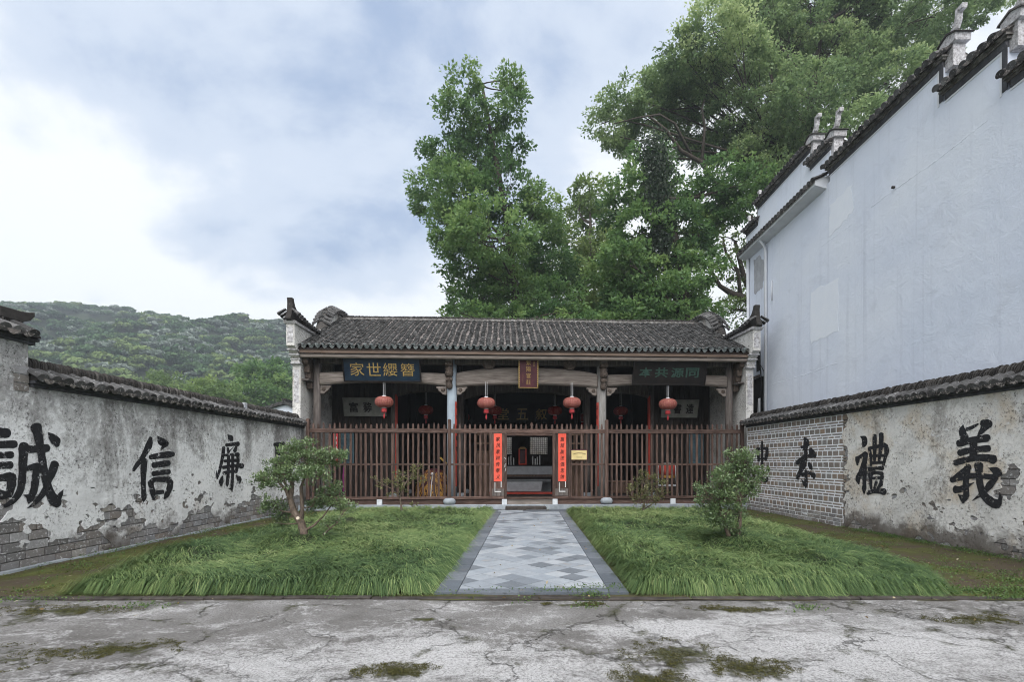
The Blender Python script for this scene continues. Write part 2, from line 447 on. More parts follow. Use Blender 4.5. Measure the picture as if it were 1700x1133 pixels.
PLASP = plaster_mat('gable_limewash', (0.64, 0.625, 0.6), (0.09, 0.08, 0.072), (0.4, 0.32, 0.24), 0.02, 0.56, 6.0, 0.7)

def white_wall():
    q = N('blue_white_render')
    v = q.coord('Object', jitter=False)
    sv = q.coord('Object', (0.6, 0.25, 0.9), jitter=False)
    c = q.ramp(q.noise(v, 0.35, 8, 0.55, 0.3), [(0.35, (0.6, 0.65, 0.75)), (0.5, (0.65, 0.695, 0.785)), (0.68, (0.69, 0.73, 0.8))])
    c = q.mix(q.ramp(q.noise(sv, 1.4, 9, 0.7, 0.8), [(0.55, 0.0), (0.75, 0.4)]), c, (0.45, 0.475, 0.53))
    dv = q.coord('Object', (5, 3, 0.12), jitter=False)
    c = q.mix(q.ramp(q.noise(dv, 1.0, 6, 0.6), [(0.55, 0.0), (0.72, 0.42)]), c, (0.42, 0.45, 0.52))
    c = q.mix(q.ramp(q.noise(v, 9, 6, 0.8), [(0.69, 0.0), (0.74, 0.35)]), c, (0.33, 0.34, 0.38))
    q.bump(q.math('ADD', q.noise(v, 2.2, 8, 0.62, 0.5), q.math('MULTIPLY', q.noise(v, 30, 5, 0.7), 0.16)), 0.5, 0.045)
    return q.fin(c, 0.9, 0.15)
WHITEW = white_wall()
WHITEP = mk('fresh_white_patch', [(0.3, (0.7, 0.74, 0.81)), (0.7, (0.74, 0.775, 0.83))], 3, bump=0.5, bscale=8)
WHITEL = mk('white_painted_line', [(0.3, (0.6, 0.62, 0.66)), (0.7, (0.72, 0.74, 0.77))], 3, bump=0.2)
CEMENT = mk('grey_cement_patch', [(0.3, (0.3, 0.31, 0.33)), (0.7, (0.42, 0.43, 0.46))], 5, bump=0.6)

def leaf_mat(name, cols, trans=0.42, rough=0.5, spec=0.3):
    q = N(name)
    a = q.n('ShaderNodeAttribute', attribute_name='rnd')
    c = q.ramp(a.outputs['Fac'], [(i / (len(cols) - 1), c_) for i, c_ in enumerate(cols)])
    q.fin(c, rough, spec)
    t = q.n('ShaderNodeBsdfTranslucent')
    hs = q.n('ShaderNodeHueSaturation'); hs.inputs['Hue'].default_value = 0.485; hs.inputs['Value'].default_value = 1.5
    q.l(c, hs.inputs['Color']); q.l(hs.outputs[0], t.inputs['Color'])
    mx = q.n('ShaderNodeMixShader'); mx.inputs[0].default_value = trans
    q.l(q.b.outputs[0], mx.inputs[1]); q.l(t.outputs[0], mx.inputs[2]); q.l(mx.outputs[0], q.out.inputs[0])
    return q.m
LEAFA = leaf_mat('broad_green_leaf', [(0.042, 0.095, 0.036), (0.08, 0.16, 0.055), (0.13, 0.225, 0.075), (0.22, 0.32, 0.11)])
LEAFB = leaf_mat('yellow_green_leaf', [(0.08, 0.135, 0.045), (0.12, 0.19, 0.062), (0.175, 0.25, 0.085), (0.25, 0.32, 0.115)])
LEAFC = leaf_mat('camphor_leaf', [(0.075, 0.132, 0.06), (0.14, 0.22, 0.095), (0.225, 0.315, 0.14), (0.37, 0.455, 0.225)])
LEAFD = leaf_mat('dark_evergreen_leaf', [(0.02, 0.055, 0.022), (0.033, 0.082, 0.03), (0.055, 0.12, 0.042), (0.085, 0.17, 0.055)])
LEAFV = leaf_mat('climbing_vine_leaf', [(0.018, 0.036, 0.02), (0.03, 0.055, 0.028), (0.055, 0.075, 0.05), (0.075, 0.095, 0.07)])
LEAFS = leaf_mat('glossy_shrub_leaf', [(0.07, 0.115, 0.05), (0.11, 0.17, 0.072), (0.17, 0.235, 0.105), (0.29, 0.36, 0.17)], 0.2, 0.28, 0.6)
LEAFY = leaf_mat('sparse_yellow_shrub_leaf', [(0.07, 0.075, 0.03), (0.11, 0.12, 0.045), (0.17, 0.175, 0.07), (0.3, 0.27, 0.13)], 0.25, 0.4, 0.4)
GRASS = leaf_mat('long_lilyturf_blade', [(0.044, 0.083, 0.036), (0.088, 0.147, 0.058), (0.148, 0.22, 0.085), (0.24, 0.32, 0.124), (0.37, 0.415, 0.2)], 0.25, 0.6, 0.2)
WEED = leaf_mat('low_weed_leaf', [(0.045, 0.085, 0.025), (0.075, 0.13, 0.035), (0.12, 0.19, 0.055)], 0.25, 0.5, 0.3)
WOODF = leaf_mat('far_wood_leaf', [(0.035, 0.07, 0.032), (0.05, 0.095, 0.04), (0.07, 0.125, 0.05), (0.13, 0.19, 0.075)], 0.2, 0.7, 0.1)

# ================================================================== THE SETTING: ground
def ground_mats():
    q = N('mossy_earth')
    v = q.coord('Object', jitter=False)
    n = q.noise(v, 0.9, 9, 0.68, 0.6)
    c = q.ramp(n, [(0.3, (0.05, 0.038, 0.03)), (0.45, (0.085, 0.066, 0.05)), (0.54, (0.075, 0.075, 0.03)), (0.68, (0.11, 0.125, 0.04))])
    g = q.noise(v, 7, 8, 0.75, 0.4)
    c = q.mix(q.ramp(g, [(0.5, 0.0), (0.62, 0.6)]), c, (0.06, 0.072, 0.022))
    c = q.mix(q.ramp(q.noise(v, 3.1, 9, 0.75, 1.0), [(0.62, 0.0), (0.68, 0.5)]), c, (0.21, 0.2, 0.19))
    q.bump(q.math('ADD', q.noise(v, 12, 8, 0.75), q.math('MULTIPLY', n, 2.0)), 0.9, 0.03)
    moss = q.fin(c, 0.95, 0.1)

    q = N('old_concrete')
    v = q.coord('Object', jitter=False)
    vs = q.coord('Object', (0.75, 1.25, 1), jitter=False)
    n = q.noise(v, 0.9, 9, 0.62, 0.3)
    c = q.ramp(n, [(0.38, (0.165, 0.157, 0.15)), (0.5, (0.25, 0.242, 0.236)), (0.62, (0.35, 0.345, 0.342))])
    gr = q.noise(v, 48, 10, 0.88)
    c = q.mix(q.ramp(gr, [(0.44, 0.8), (0.52, 0.0)]), c, (0.1, 0.095, 0.09))
    sx = q.n('ShaderNodeSeparateXYZ'); q.l(v, sx.inputs[0])
    def blob(cx, cy, r, sy=1.0):
        dx = q.math('SUBTRACT', sx.outputs[0], cx); dy = q.math('MULTIPLY', q.math('SUBTRACT', sx.outputs[1], cy), sy)
        d = q.math('SQRT', q.math('ADD', q.math('MULTIPLY', dx, dx), q.math('MULTIPLY', dy, dy)))
        return q.math('SUBTRACT', 1.0, q.math('DIVIDE', d, r), clamp=True)
    def many(bl):
        m = None
        for b in bl:
            x = blob(*b); m = x if m is None else q.math('MAXIMUM', m, x)
        return m
    # lime bloom where the skim coat is worn to white
    wz = many([(-0.9, 4.2, 1.4, 1.5), (2.6, 4.1, 2.4, 1.6), (-2.4, 3.7, 1.5, 1.4), (1.5, 4.9, 1.1, 2.4), (3.3, 4.5, 1.9, 2.2), (0.2, 3.5, 1.8, 1.5)])
    wn1 = q.noise(vs, 1.9, 12, 0.76, 0.7); wn2 = q.noise(v, 11, 11, 0.86, 0.4)
    wm = q.math('ADD', q.math('ADD', q.math('MULTIPLY', wn1, 0.56), q.math('MULTIPLY', wn2, 0.44)), q.math('MULTIPLY', wz, 0.16))
    c = q.mix(q.math('MULTIPLY', q.ramp(wm, [(0.52, 0.0), (0.555, 0.5), (0.62, 0.95)]), q.ramp(gr, [(0.45, 0.25), (0.51, 1.0)])), c, (0.6, 0.595, 0.6))
    # moss
    mz = many([(1.15, 4.2, 0.62, 1.15), (-3.5, 4.35, 0.75, 2.2), (-4.6, 4.1, 1.0, 2.0), (2.2, 5.55, 0.7, 4.0), (0.5, 5.75, 0.45, 3.0), (4.6, 5.2, 0.8, 3.0), (-5.0, 5.5, 1.2, 4.0), (-1.0, 3.9, 0.5, 2.0), (0.9, 3.75, 0.6, 1.5), (-1.0, 5.2, 0.35, 3), (1.7, 3.95, 0.5, 1.5)])
    mn = q.math('ADD', q.noise(v, 3.4, 9, 0.75, 0.8), q.math('MULTIPLY', mz, 0.38))
    mm = q.ramp(mn, [(0.71, 0.0), (0.77, 0.7), (0.87, 1.0)])
    mc = q.ramp(q.noise(v, 26, 6, 0.7), [(0.35, (0.03, 0.03, 0.014)), (0.55, (0.07, 0.073, 0.022)), (0.7, (0.12, 0.125, 0.04))])
    # cracks
    dv = q.n('ShaderNodeVectorMath', operation='ADD'); nzv = q.n('ShaderNodeTexNoise'); nzv.inputs['Scale'].default_value = 2.2; nzv.inputs['Detail'].default_value = 12; nzv.inputs['Roughness'].default_value = 0.68
    q.l(v, nzv.inputs['Vector']); mu = q.n('ShaderNodeVectorMath', operation='SCALE'); mu.inputs['Scale'].default_value = 0.7
    q.l(nzv.outputs['Color'], mu.inputs[0]); q.l(v, dv.inputs[0]); q.l(mu.outputs[0], dv.inputs[1])
    cr = q.voro(dv.outputs[0], 0.62, 'DISTANCE_TO_EDGE')
    cr2 = q.voro(dv.outputs[0], 1.9, 'DISTANCE_TO_EDGE')
    gate = q.ramp(q.noise(v, 0.8, 4, 0.5), [(0.5, 0.0), (0.58, 1.0)])
    ckg = q.ramp(q.noise(v, 1.7, 5, 0.6), [(0.42, 0.1), (0.56, 1.0)])
    ck = q.math('MULTIPLY', ckg, q.math('MAXIMUM', q.ramp(cr, [(0.0, 1.0), (0.007, 0.0)]), q.math('MULTIPLY', gate, q.ramp(cr2, [(0.0, 0.8), (0.012, 0.0)]))))
    c = q.mix(q.math('MULTIPLY', ck, 0.6), c, (0.07, 0.063, 0.045))
    wide = q.math('MULTIPLY', q.ramp(cr, [(0.0, 1.0), (0.05, 0.0)]), q.ramp(q.noise(v, 2.6, 9, 0.75), [(0.52, 0.0), (0.58, 0.9)]))
    mm2 = q.math('MAXIMUM', mm, q.math('MULTIPLY', wide, 0.85))
    c = q.mix(mm2, c, mc)
    hh = q.math('ADD', q.math('MULTIPLY', wm, 1.3), q.math('ADD', q.math('MULTIPLY', gr, 0.35), q.math('SUBTRACT', q.math('MULTIPLY', q.math('MULTIPLY', mm2, q.noise(v, 40, 5, 0.7)), 0.8), q.math('MULTIPLY', ck, 0.6))))
    q.bump(hh, 1.0, 0.04)
    conc = q.fin(c, 0.9, 0.2)
    return moss, conc
MOSS, CONC = ground_mats()
EARTH = mk('far_earth', [(0.3, (0.03, 0.045, 0.02)), (0.7, (0.06, 0.08, 0.03))], 0.05, bump=0)

def grid_sheet(name, x0, x1, y0, y1, nx, ny, zf, mat, kind='structure'):
    xs = np.linspace(x0, x1, nx + 1); ys = np.linspace(y0, y1, ny + 1)
    v = [(x, y, zf(x, y)) for y in ys for x in xs]
    f = [(j * (nx + 1) + i, j * (nx + 1) + i + 1, (j + 1) * (nx + 1) + i + 1, (j + 1) * (nx + 1) + i) for j in range(ny) for i in range(nx)]
    me = npmesh(name, v, f, mat, smooth=True)
    return tag(mesh_obj(name, me), kind=kind)
g = grid_sheet('ground', -900, 900, -150, 900, 24, 24, lambda x, y: -0.10, EARTH)
tag(g, 'flat dark green valley ground under everything')
g = grid_sheet('forecourt', -16, 16, -4, 5.93, 150, 60, lambda x, y: 0.012 * fbm(x * 0.7, y * 0.9, 3) + 0.004 * fbm(x * 4, y * 4, 1), CONC)
tag(g, 'cracked old concrete forecourt with white lime bloom and moss')
g = grid_sheet('mossy_ground', -7.8, 9.0, 5.9, 18.6, 90, 70, lambda x, y: 0.0 + 0.02 * fbm(x * 0.8, y * 0.8, 9) + 0.008 * fbm(x * 4, y * 4, 5), MOSS)
tag(g, 'mossy brown strip of ground along the courtyard walls')

# low stone edging between forecourt and lawns
edge = empty('kerb_edging', (0, 5.98, 0))
tag(edge, 'thin low row of edging stones between concrete forecourt and lawn', 'kerb', kind='thing')
x = -6.3
while x < 6.0:
    L = random.uniform(0.7, 1.2)
    m = MB().box(0, L - 0.012, -0.05, 0.05, -0.05, 0.045 + random.uniform(-.008, .008))
    m.build('edging_stone', STONED, edge, bevel=0.008, loc=(x, random.uniform(-.01, .01), -0.02), rot=(0, 0, random.uniform(-.01, .01)))
    x += L

# ------------------------------------------------------------------ the paved path
def slate_mat(name, cols, jit):
    q = N(name)
    v = q.coord('Object')
    c = q.ramp(q.rand(), [(p, c_) for p, c_ in cols], 'CONSTANT')
    c = q.mix(q.ramp(q.noise(v, 5, 8, 0.65, 0.4), [(0.35, 0.45), (0.6, 0.0)]), c, tuple(k * 0.72 for k in cols[0][1]))
    c = q.mix(q.ramp(q.noise(v, 2.3, 6, 0.6, 0.6), [(0.62, 0.0), (0.74, 0.4)]), c, (0.27, 0.215, 0.16))
    c = q.mix(q.ramp(q.noise(v, 40, 6, 0.7), [(0.55, 0.0), (0.75, 0.3)]), c, (0.4, 0.42, 0.45))
    q.bump(q.noise(v, 16, 7, 0.7), 0.4, 0.01)
    return q.fin(c, q.ramp(q.noise(v, 3, 5, 0.6), [(0.3, 0.5), (0.7, 0.75)]), 0.35)
SLATE = slate_mat('slate_paving', [(0.0, (0.25, 0.275, 0.305)), (0.24, (0.3, 0.325, 0.355)), (0.46, (0.17, 0.19, 0.215)), (0.6, (0.345, 0.365, 0.39)), (0.74, (0.27, 0.3, 0.335)), (0.87, (0.125, 0.14, 0.158))], 0.1)
SLATED = slate_mat('dark_slate_border', [(0.0, (0.1, 0.115, 0.135)), (0.35, (0.125, 0.14, 0.16)), (0.7, (0.085, 0.098, 0.115)), (0.9, (0.15, 0.165, 0.185))], 0.1)
path = empty('path', (0.05, 6.15, 0))
tag(path, 'slate paved path of pale diamond tiles with dark borders', kind='structure')
PX0, PX1, IX0, IX1, PL, FB = -1.18, 1.16, -0.91, 0.93, 10.1, 0.2
MB().box(PX0 + .01, PX1 - .01, 0.01, PL - .01, -0.05, 0.012).build('path_bed', MORT, path)
def clip(poly, axis, lim, keep_less):
    out = []
    for i in range(len(poly)):
        a, b = poly[i], poly[(i + 1) % len(poly)]
        ia = (a[axis] <= lim) == keep_less; ib = (b[axis] <= lim) == keep_less
        if ia: out.append(a)
        if ia != ib:
            t = (lim - a[axis]) / (b[axis] - a[axis])
            out.append(tuple(a[k] + t * (b[k] - a[k]) for k in range(2)))
    return out
HD = 0.2115
nxi = int((IX1 - IX0) / HD) + 3
nyi = int((PL - FB) / HD) + 3
for j in range(-1, nyi):
    for i in range(-1, nxi):
        if (i + j) % 2: continue
        cx, cy = IX0 + i * HD, FB + j * HD
        h = HD - 0.0045
        poly = [(cx - h, cy), (cx, cy - h), (cx + h, cy), (cx, cy + h)]
        for ax, lim, k in ((0, IX1 - .004, True), (0, IX0 + .004, False), (1, PL - .004, True), (1, FB + .004, False)):
            if poly: poly = clip(poly, ax, lim, k)
        if len(poly) < 3: continue
        ar = abs(sum(poly[k][0] * poly[(k + 1) % len(poly)][1] - poly[(k + 1) % len(poly)][0] * poly[k][1] for k in range(len(poly)))) / 2
        if ar < 0.002: continue
        MB().prism([(p[0] - cx, p[1] - cy) for p in poly], 2, -0.02, 0.0).build('paving_tile', SLATE, path, loc=(cx, cy, 0.03 + random.uniform(-.0025, .0025)), rot=(random.uniform(-.004, .004), random.uniform(-.004, .004), 0))
for (x0, x1) in ((PX0, IX0), (IX1, PX1)):
    y = 0.0
    while y < PL - 0.05:
        L = min(random.uniform(0.5, 0.62), PL - y)
        MB().box(x0 + .003, x1 - .003, 0, L - 0.006, -0.03, 0.0).build('border_slab', SLATED, path, loc=(0, y, 0.034 + random.uniform(-.003, .003)))
        y += L
x = IX0
while x < IX1 - 0.05:
    L = min(random.uniform(0.45, 0.75), IX1 - x)
    MB().box(.003, L - .003, 0.0, FB - .003, -0.03, 0.0).build('border_slab', SLATED, path, loc=(x, 0, 0.033 + random.uniform(-.003, .003)))
    x += L
y0 = PL + 0.01
x = PX0 - 0.35
while x < PX1 + 0.3:
    L = random.uniform(0.5, 0.8)
    MB().box(.004, L - .004, 0, 0.42, -0.03, 0.0).build('apron_slab', SLATED if random.random() < .5 else STONE, path, loc=(x, y0, 0.03 + random.uniform(-.004, .004)))
    MB().box(.004, L * 0.9 - .004, 0.43, 0.86, -0.03, 0.0).build('apron_slab', SLATED, path, loc=(x + .1, y0, 0.03 + random.uniform(-.004, .004)))
    x += L

# ================================================================== COURTYARD WALLS
def stroke_px(pts, n=5):
    """centre line (x, y, width) -> left and right outlines, rounded ends"""
    P = [Vector((p[0], p[1])) for p in pts]; Wd = [p[2] for p in pts]
    C, Wc = [], []
    m = len(P)
    for i in range(m - 1):
        p0, p1, p2, p3 = P[max(i - 1, 0)], P[i], P[i + 1], P[min(i + 2, m - 1)]
        for k in range(n):
            t = k / n
            C.append(0.5 * ((2 * p1) + (p2 - p0) * t + (2 * p0 - 5 * p1 + 4 * p2 - p3) * t * t + (3 * p1 - p0 - 3 * p2 + p3) * t ** 3))
            Wc.append(Wd[i] + (Wd[i + 1] - Wd[i]) * (3 * t * t - 2 * t ** 3))
    C.append(P[-1]); Wc.append(Wd[-1])
    d0 = (C[1] - C[0]).normalized(); d1 = (C[-1] - C[-2]).normalized()
    pre, post = [], []
    for a in (80, 55, 28):
        r0, r1 = Wc[0] / 2, Wc[-1] / 2
        pre.append((C[0] - d0 * r0 * 0.8 * math.sin(R(a)), 2 * r0 * math.cos(R(a)), d0))
        post.append((C[-1] + d1 * r1 * 0.8 * math.sin(R(a)), 2 * r1 * math.cos(R(a)), d1))
    L, Rr = [], []
    seq = pre + [(C[i], Wc[i], (C[min(i + 1, len(C) - 1)] - C[max(i - 1, 0)]).normalized()) for i in range(len(C))] + post[::-1]
    for i, (c, w, d) in enumerate(seq):
        w = w * (1 + 0.05 * math.sin(i * 1.9 + c.x))
        nrm = Vector((-d.y, d.x))
        L.append(c + nrm * w / 2); Rr.append(c - nrm * w / 2)
    return L, Rr

class CourtWall:
    """local frame: x along the wall, -y faces the courtyard, z up"""
    def __init__(s, name, label, p0, p1, thick=0.4):
        s.p0 = Vector(p0); s.p1 = Vector(p1)
        d = s.p1 - s.p0; s.L = d.length
        s.rz = math.atan2(d.y, d.x)
        s.root = empty(name, (*p0, 0), s.rz)
        tag(s.root, label, 'wall', kind='thing')
        s.d = d.normalized(); s.th = thick
    def px(s, px, py):
        """photo pixel -> (x, z) on the courtyard face"""
        k = (px - VX) / F                      # world X = k * Y on this ray
        t = (k * s.p0.y - s.p0.x) / (s.d.x - k * s.d.y)
        Y = s.p0.y + t * s.d.y
        return t, EYE + (VY - py) * Y / F
    def character(s, name, ox, oy, sc, strokes, label):
        m = MB()
        for k, st in enumerate(strokes):
            Lp, Rp = stroke_px(st)
            vs = []
            for a, b in zip(Lp, Rp):
                for p in (a, b):
                    x, z = s.px(ox + p.x / sc, oy + p.y / sc)
                    vs.append((x, -0.0035 - 0.00045 * k, z))
            m.add(vs, [(2 * i, 2 * i + 1, 2 * i + 3, 2 * i + 2) for i in range(len(Lp) - 1)])
        o = m.build(name, INK, s.root)
        o['label'] = label
        return o
    def plaster(s, x0, x1, z0, z1, field, mat, step=0.035, back=0.03):
        nx = int((x1 - x0) / step); nz = int((z1 - z0) / step)
        xs = np.linspace(x0, x1, nx + 1); zs = np.linspace(z0, z1, nz + 1)
        S = np.array([[field(x, z) for x in xs] for z in zs])
        S[np.abs(S) < 1e-4] = 1e-4
        V, Fc, idx = [], [], {}
        def vid(key, x, z, y):
            if key not in idx:
                idx[key] = len(V); V.append((x, y, z))
            return idx[key]
        for j in range(nz):
            for i in range(nx):
                cor = [(i, j), (i + 1, j), (i + 1, j + 1), (i, j + 1)]
                vals = [S[c[1], c[0]] for c in cor]
                if all(v < 0 for v in vals): continue
                loop, cut = [], []
                for a in range(4):
                    b = (a + 1) % 4
                    ca, cb = cor[a], cor[b]
                    if vals[a] > 0: loop.append((('c',) + ca, xs[ca[0]], zs[ca[1]]))
                    if (vals[a] > 0) != (vals[b] > 0):
                        t = vals[a] / (vals[a] - vals[b])
                        key = ('e',) + (ca + cb if ca < cb else cb + ca)
                        q = (key, xs[ca[0]] + t * (xs[cb[0]] - xs[ca[0]]), zs[ca[1]] + t * (zs[cb[1]] - zs[ca[1]]))
                        loop.append(q); cut.append((q, vals[a] > 0))
                if len(loop) < 3: continue
                Fc.append([vid(('f',) + q[0], q[1], q[2], 0.0) for q in loop])
                if len(cut) == 2:
                    a, b = cut[0][0], cut[1][0]
                    Fc.append([vid(('f',) + a[0], a[1], a[2], 0), vid(('f',) + b[0], b[1], b[2], 0), vid(('b',) + b[0], b[1], b[2], back), vid(('b',) + a[0], a[1], a[2], back)])
        me = bpy.data.meshes.new('plaster'); me.from_pydata(V, [], Fc); me.materials.append(mat); me.update()
        return mesh_obj('plaster', me, s.root)
    def bricks(s, rows, x0, x1, exposed, mat, yfront=0.011, maxn=300, name='brick', joint=0.014, rel=1.0):
        """rows: list of (z0, height, length)"""
        todo = []
        for r, (z0, h, ln) in enumerate(rows):
            x = x0 - (ln * 0.5 if r % 2 else 0.0) - random.uniform(0, .08)
            while x < x1:
                L = ln * random.uniform(0.88, 1.1)
                a, b = max(x, x0), min(x + L - joint, x1)
                x += L
                if b - a < 0.05: continue
                if any(exposed(a + (b - a) * t, z0 + h * u) for t in (0.05, 0.35, 0.65, 0.95) for u in (0.1, 0.5, 0.9)):
                    todo.append((a, b, z0, h))
        todo.sort(key=lambda q: -(q[1] - q[0]) * q[3] / max(3.0, (s.p0 + s.d * q[0]).length) ** 2)
        st = MB()
        for k, (a, b, z0, h) in enumerate(todo):
            yf = yfront + random.uniform(-.006, .005) * rel
            j = lambda: random.uniform(-.004, .004)
            e = 0.006
            vs = [(a + j(), yf + e, z0 + j()), (b + j(), yf + e, z0 + j()), (b + j(), yf + e, z0 + h + j()), (a + j(), yf + e, z0 + h + j()),
                  (a + .008, yf + j() * .5, z0 + .007), (b - .008, yf + j() * .5, z0 + .007), (b - .008, yf + j() * .5, z0 + h - .007), (a + .008, yf + j() * .5, z0 + h - .007),
                  (a, yf + .05, z0), (b, yf + .05, z0), (b, yf + .05, z0 + h), (a, yf + .05, z0 + h)]
            fs = [(4, 5, 6, 7), (0, 1, 5, 4), (1, 2, 6, 5), (2, 3, 7, 6), (3, 0, 4, 7), (0, 8, 9, 1), (1, 9, 10, 2), (2, 10, 11, 3), (3, 11, 8, 0)]
            if k < maxn:
                MB().add([(p[0] - a, p[1], p[2] - z0) for p in vs], fs).build(name, mat, s.root, loc=(a, 0, z0))
            else:
                st.add(vs, fs, random.uniform(0.01, 1))
        if st.v:
            tag(st.build('remaining_bricks', mat, s.root), kind='stuff')
        return len(todo)

def arc_tile(r0, r1, L, n=6, sag=1.0, tongue=0.0, rim=0.014):
    """convex roof tile lying along -y (low end at y = 0, high end at y = L); sag -1 makes it concave"""
    vs, fs = [], []
    for (r, y) in ((r0, 0.0), (r1, L)):
        for k in range(n + 1):
            a = math.pi * (k / n)
            vs.append((-r * math.cos(a), y, sag * r * 0.8 * math.sin(a)))
    for k in range(n):
        fs.append((k, k + 1, n + 2 + k, n + 1 + k))
    b = len(vs)
    for k in range(n + 1):          # thickness shown at the low end
        a = math.pi * (k / n)
        vs.append((-(r0 - rim) * math.cos(a), 0.0, sag * (r0 - rim) * 0.8 * math.sin(a) - (0.0 if sag > 0 else rim)))
    for k in range(n):
        fs.append((k, b + k, b + k + 1, k + 1))
    if tongue:                       # hanging drip tongue of a pan tile
        c = len(vs)
        vs += [(-r0, -0.004, 0), (r0, -0.004, 0), (r0 * 0.55, -0.012, -0.9 * tongue), (0, -0.016, -1.25 * tongue), (-r0 * 0.55, -0.012, -0.9 * tongue)]
        fs.append((c, c + 4, c + 3, c + 2, c + 1))
    return vs, fs
def tile_mesh(name, mat, *a, **k):
    m = MB(); m.add(*arc_tile(*a, **k)); return m.mesh(name, mat)
def cover_disc(name, mat):
    """cap tile with a closed rounded end, as used on wall copings"""
    m = MB(); vs, fs = arc_tile(0.09, 0.07, 0.34)
    m.add(vs, fs)
    n = 8
    ring = [(-0.09 * math.cos(math.pi * k / n), -0.003, 0.09 * 0.8 * math.sin(math.pi * k / n)) for k in range(n + 1)]
    ring += [(0.074, -0.006, -0.03), (0.0, -0.008, -0.056), (-0.074, -0.006, -0.03)]
    m.add(ring, [tuple(range(len(ring) - 1, -1, -1))])
    m.add([(p[0], p[1] + 0.02, p[2]) for p in ring], [tuple(range(len(ring)))])
    return m.mesh(name, mat)
CAPT = cover_disc('cap_tile_mesh', TILEC)
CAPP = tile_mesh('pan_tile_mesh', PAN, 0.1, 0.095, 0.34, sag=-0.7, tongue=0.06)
def ridge_tile_mesh():
    m = MB()
    pr = [(-0.1, 0.0), (-0.085, 0.1), (-0.045, 0.155), (0.0, 0.17), (0.045, 0.155), (0.085, 0.1), (0.1, 0.0)]
    m.prism(pr, 0, 0.0, 0.017)
    return m.mesh('ridge_tile_mesh', RIDGE)
RIDT = ridge_tile_mesh()

def coping(root, x0, x1, zc, half=0.2, pitch=0.205, rp=0.044, both=False, seed=1, gap=None):
    """corbel courses, drip tiles and a crest of standing tiles along local x; half = wall half thickness, wall centre at y = half"""
    rr = random.Random(seed)
    yc = half
    m = MB()
    m.box(x0, x1, -0.035, 2 * half + 0.035, zc, zc + 0.05)
    m.box(x0 - .02, x1 + .02, -0.085, 2 * half + 0.085, zc + 0.053, zc + 0.10)
    m.build('corbel_course', BLACKT, root, bevel=0.006)
    m = MB().prism([(-0.12, zc + .103), (-0.12, zc + .13), (yc - .06, zc + .31), (yc + .06, zc + .31), (2 * half + 0.12, zc + .13), (2 * half + .12, zc + .103)], 0, x0, x1)
    m.build('coping_bed', RIDGE, root)
    sides = [(1, -0.2)] + ([(-1, 2 * half + 0.2)] if both else [])
    slope = math.atan2(0.17, 0.36)
    for sg, ye in sides:
        nt_ = int((x1 - x0) / pitch)
        for k in range(nt_ + 1):
            x = x0 + (k + 0.0) * pitch
            if x > x1: break
            rz = 0 if sg > 0 else math.pi
            j = rr.uniform
            mesh_obj('coping_tile', CAPT, root, (x + j(-.012, .012), ye + sg * j(-.012, .012), zc + 0.135 + j(-.008, .008)), (slope + j(-.05, .05), j(-.06, .06), rz + j(-.06, .06)))
            if k < nt_:
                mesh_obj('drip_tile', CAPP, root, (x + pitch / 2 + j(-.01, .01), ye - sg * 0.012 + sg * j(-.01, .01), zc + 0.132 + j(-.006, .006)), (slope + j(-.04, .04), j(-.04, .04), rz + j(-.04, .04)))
    m = MB().box(x0, x1, yc - 0.085, yc + 0.085, zc + 0.29, zc + 0.325)
    m.build('crest_bed', RIDGE, root)
    n = int((x1 - x0) / rp); hh = 0
    for k in range(n):
        x = x0 + k * rp
        if gap and gap[0] < x < gap[1]: continue
        lean = R(14) + rr.uniform(-.09, .09)
        o = mesh_obj('ridge_tile', RIDT, root, (x, yc + rr.uniform(-.008, .008), zc + 0.318 + rr.uniform(-.01, .006)), (0, lean, rr.uniform(-.05, .05)))
        s_ = rr.uniform(0.92, 1.06); o.scale = (1.25, 1, s_)

# --- left wall -----------------------------------------------------------------
WL = CourtWall('courtyard_wall', 'long grey limewashed courtyard wall on the left with tiled coping and black characters', (-7.55, 7.75), (-7.55, 17.2))
ZCL = 2.74
MB().box(-2.6, WL.L, 0.026, 0.4, -0.1, ZCL).build('wall_core', MORT, WL.root)
MB().box(-2.6, -0.02, 0.03, 0.4, ZCL, 3.38).build('wall_core', MORT, WL.root)
def fieldL(x, z):
    n = fbm(x * 0.9, z * 1.5, 4.0, 5); n2 = fbm(x * 3.1, z * 5.5, 8.0, 4)
    base = (z - 0.42) * 0.85 + 0.62 * n + 0.4 * n2
    if x < 2.4: base -= 0.15 * (1 - max(0, x) / 2.4)
    patch = 0.62 - abs(fbm(x * 1.7 + 9, z * 2.9, 2.0, 4)) * 1.05 + 0.3 * n2 + max(0, z - 1.0) * 0.55
    chip = 0.55 - abs(fbm(x * 4.4, z * 7.5, 31.0, 3)) * 1.25 + max(0, z - 0.9) * 0.5
    return min(base, patch + 0.12, chip + 0.12)
WL.plaster(-2.6, WL.L, 0.0, ZCL, lambda x, z: fieldL(x, z) if z < ZCL - .05 else 1.0, PLASL)
WL.plaster(-2.6, -0.02, ZCL, 3.38, lambda x, z: 0.35 - fbm(x * 2, z * 3, 7) * 0.8, PLASL)
rows = []
z = 0.0
while z < 2.4:
    h = random.choice((0.085, 0.11, 0.13, 0.14)); rows.append((z, h, random.choice((0.28, 0.33, 0.4)))); z += h + 0.016
nb1 = WL.bricks(rows, -2.6, WL.L, lambda x, z: fieldL(x, z) < 0.01, BRICK)
coping(WL.root, 0.02, WL.L + .02, ZCL, seed=3, gap=(6.02, 6.2))
MB().box(6.04, 6.18, 0.09, 0.31, ZCL + .3, ZCL + .47).build('crest_block', CEMENT, WL.root, bevel=0.01)
coping(WL.root, -2.6, 0.06, 3.38, seed=4)
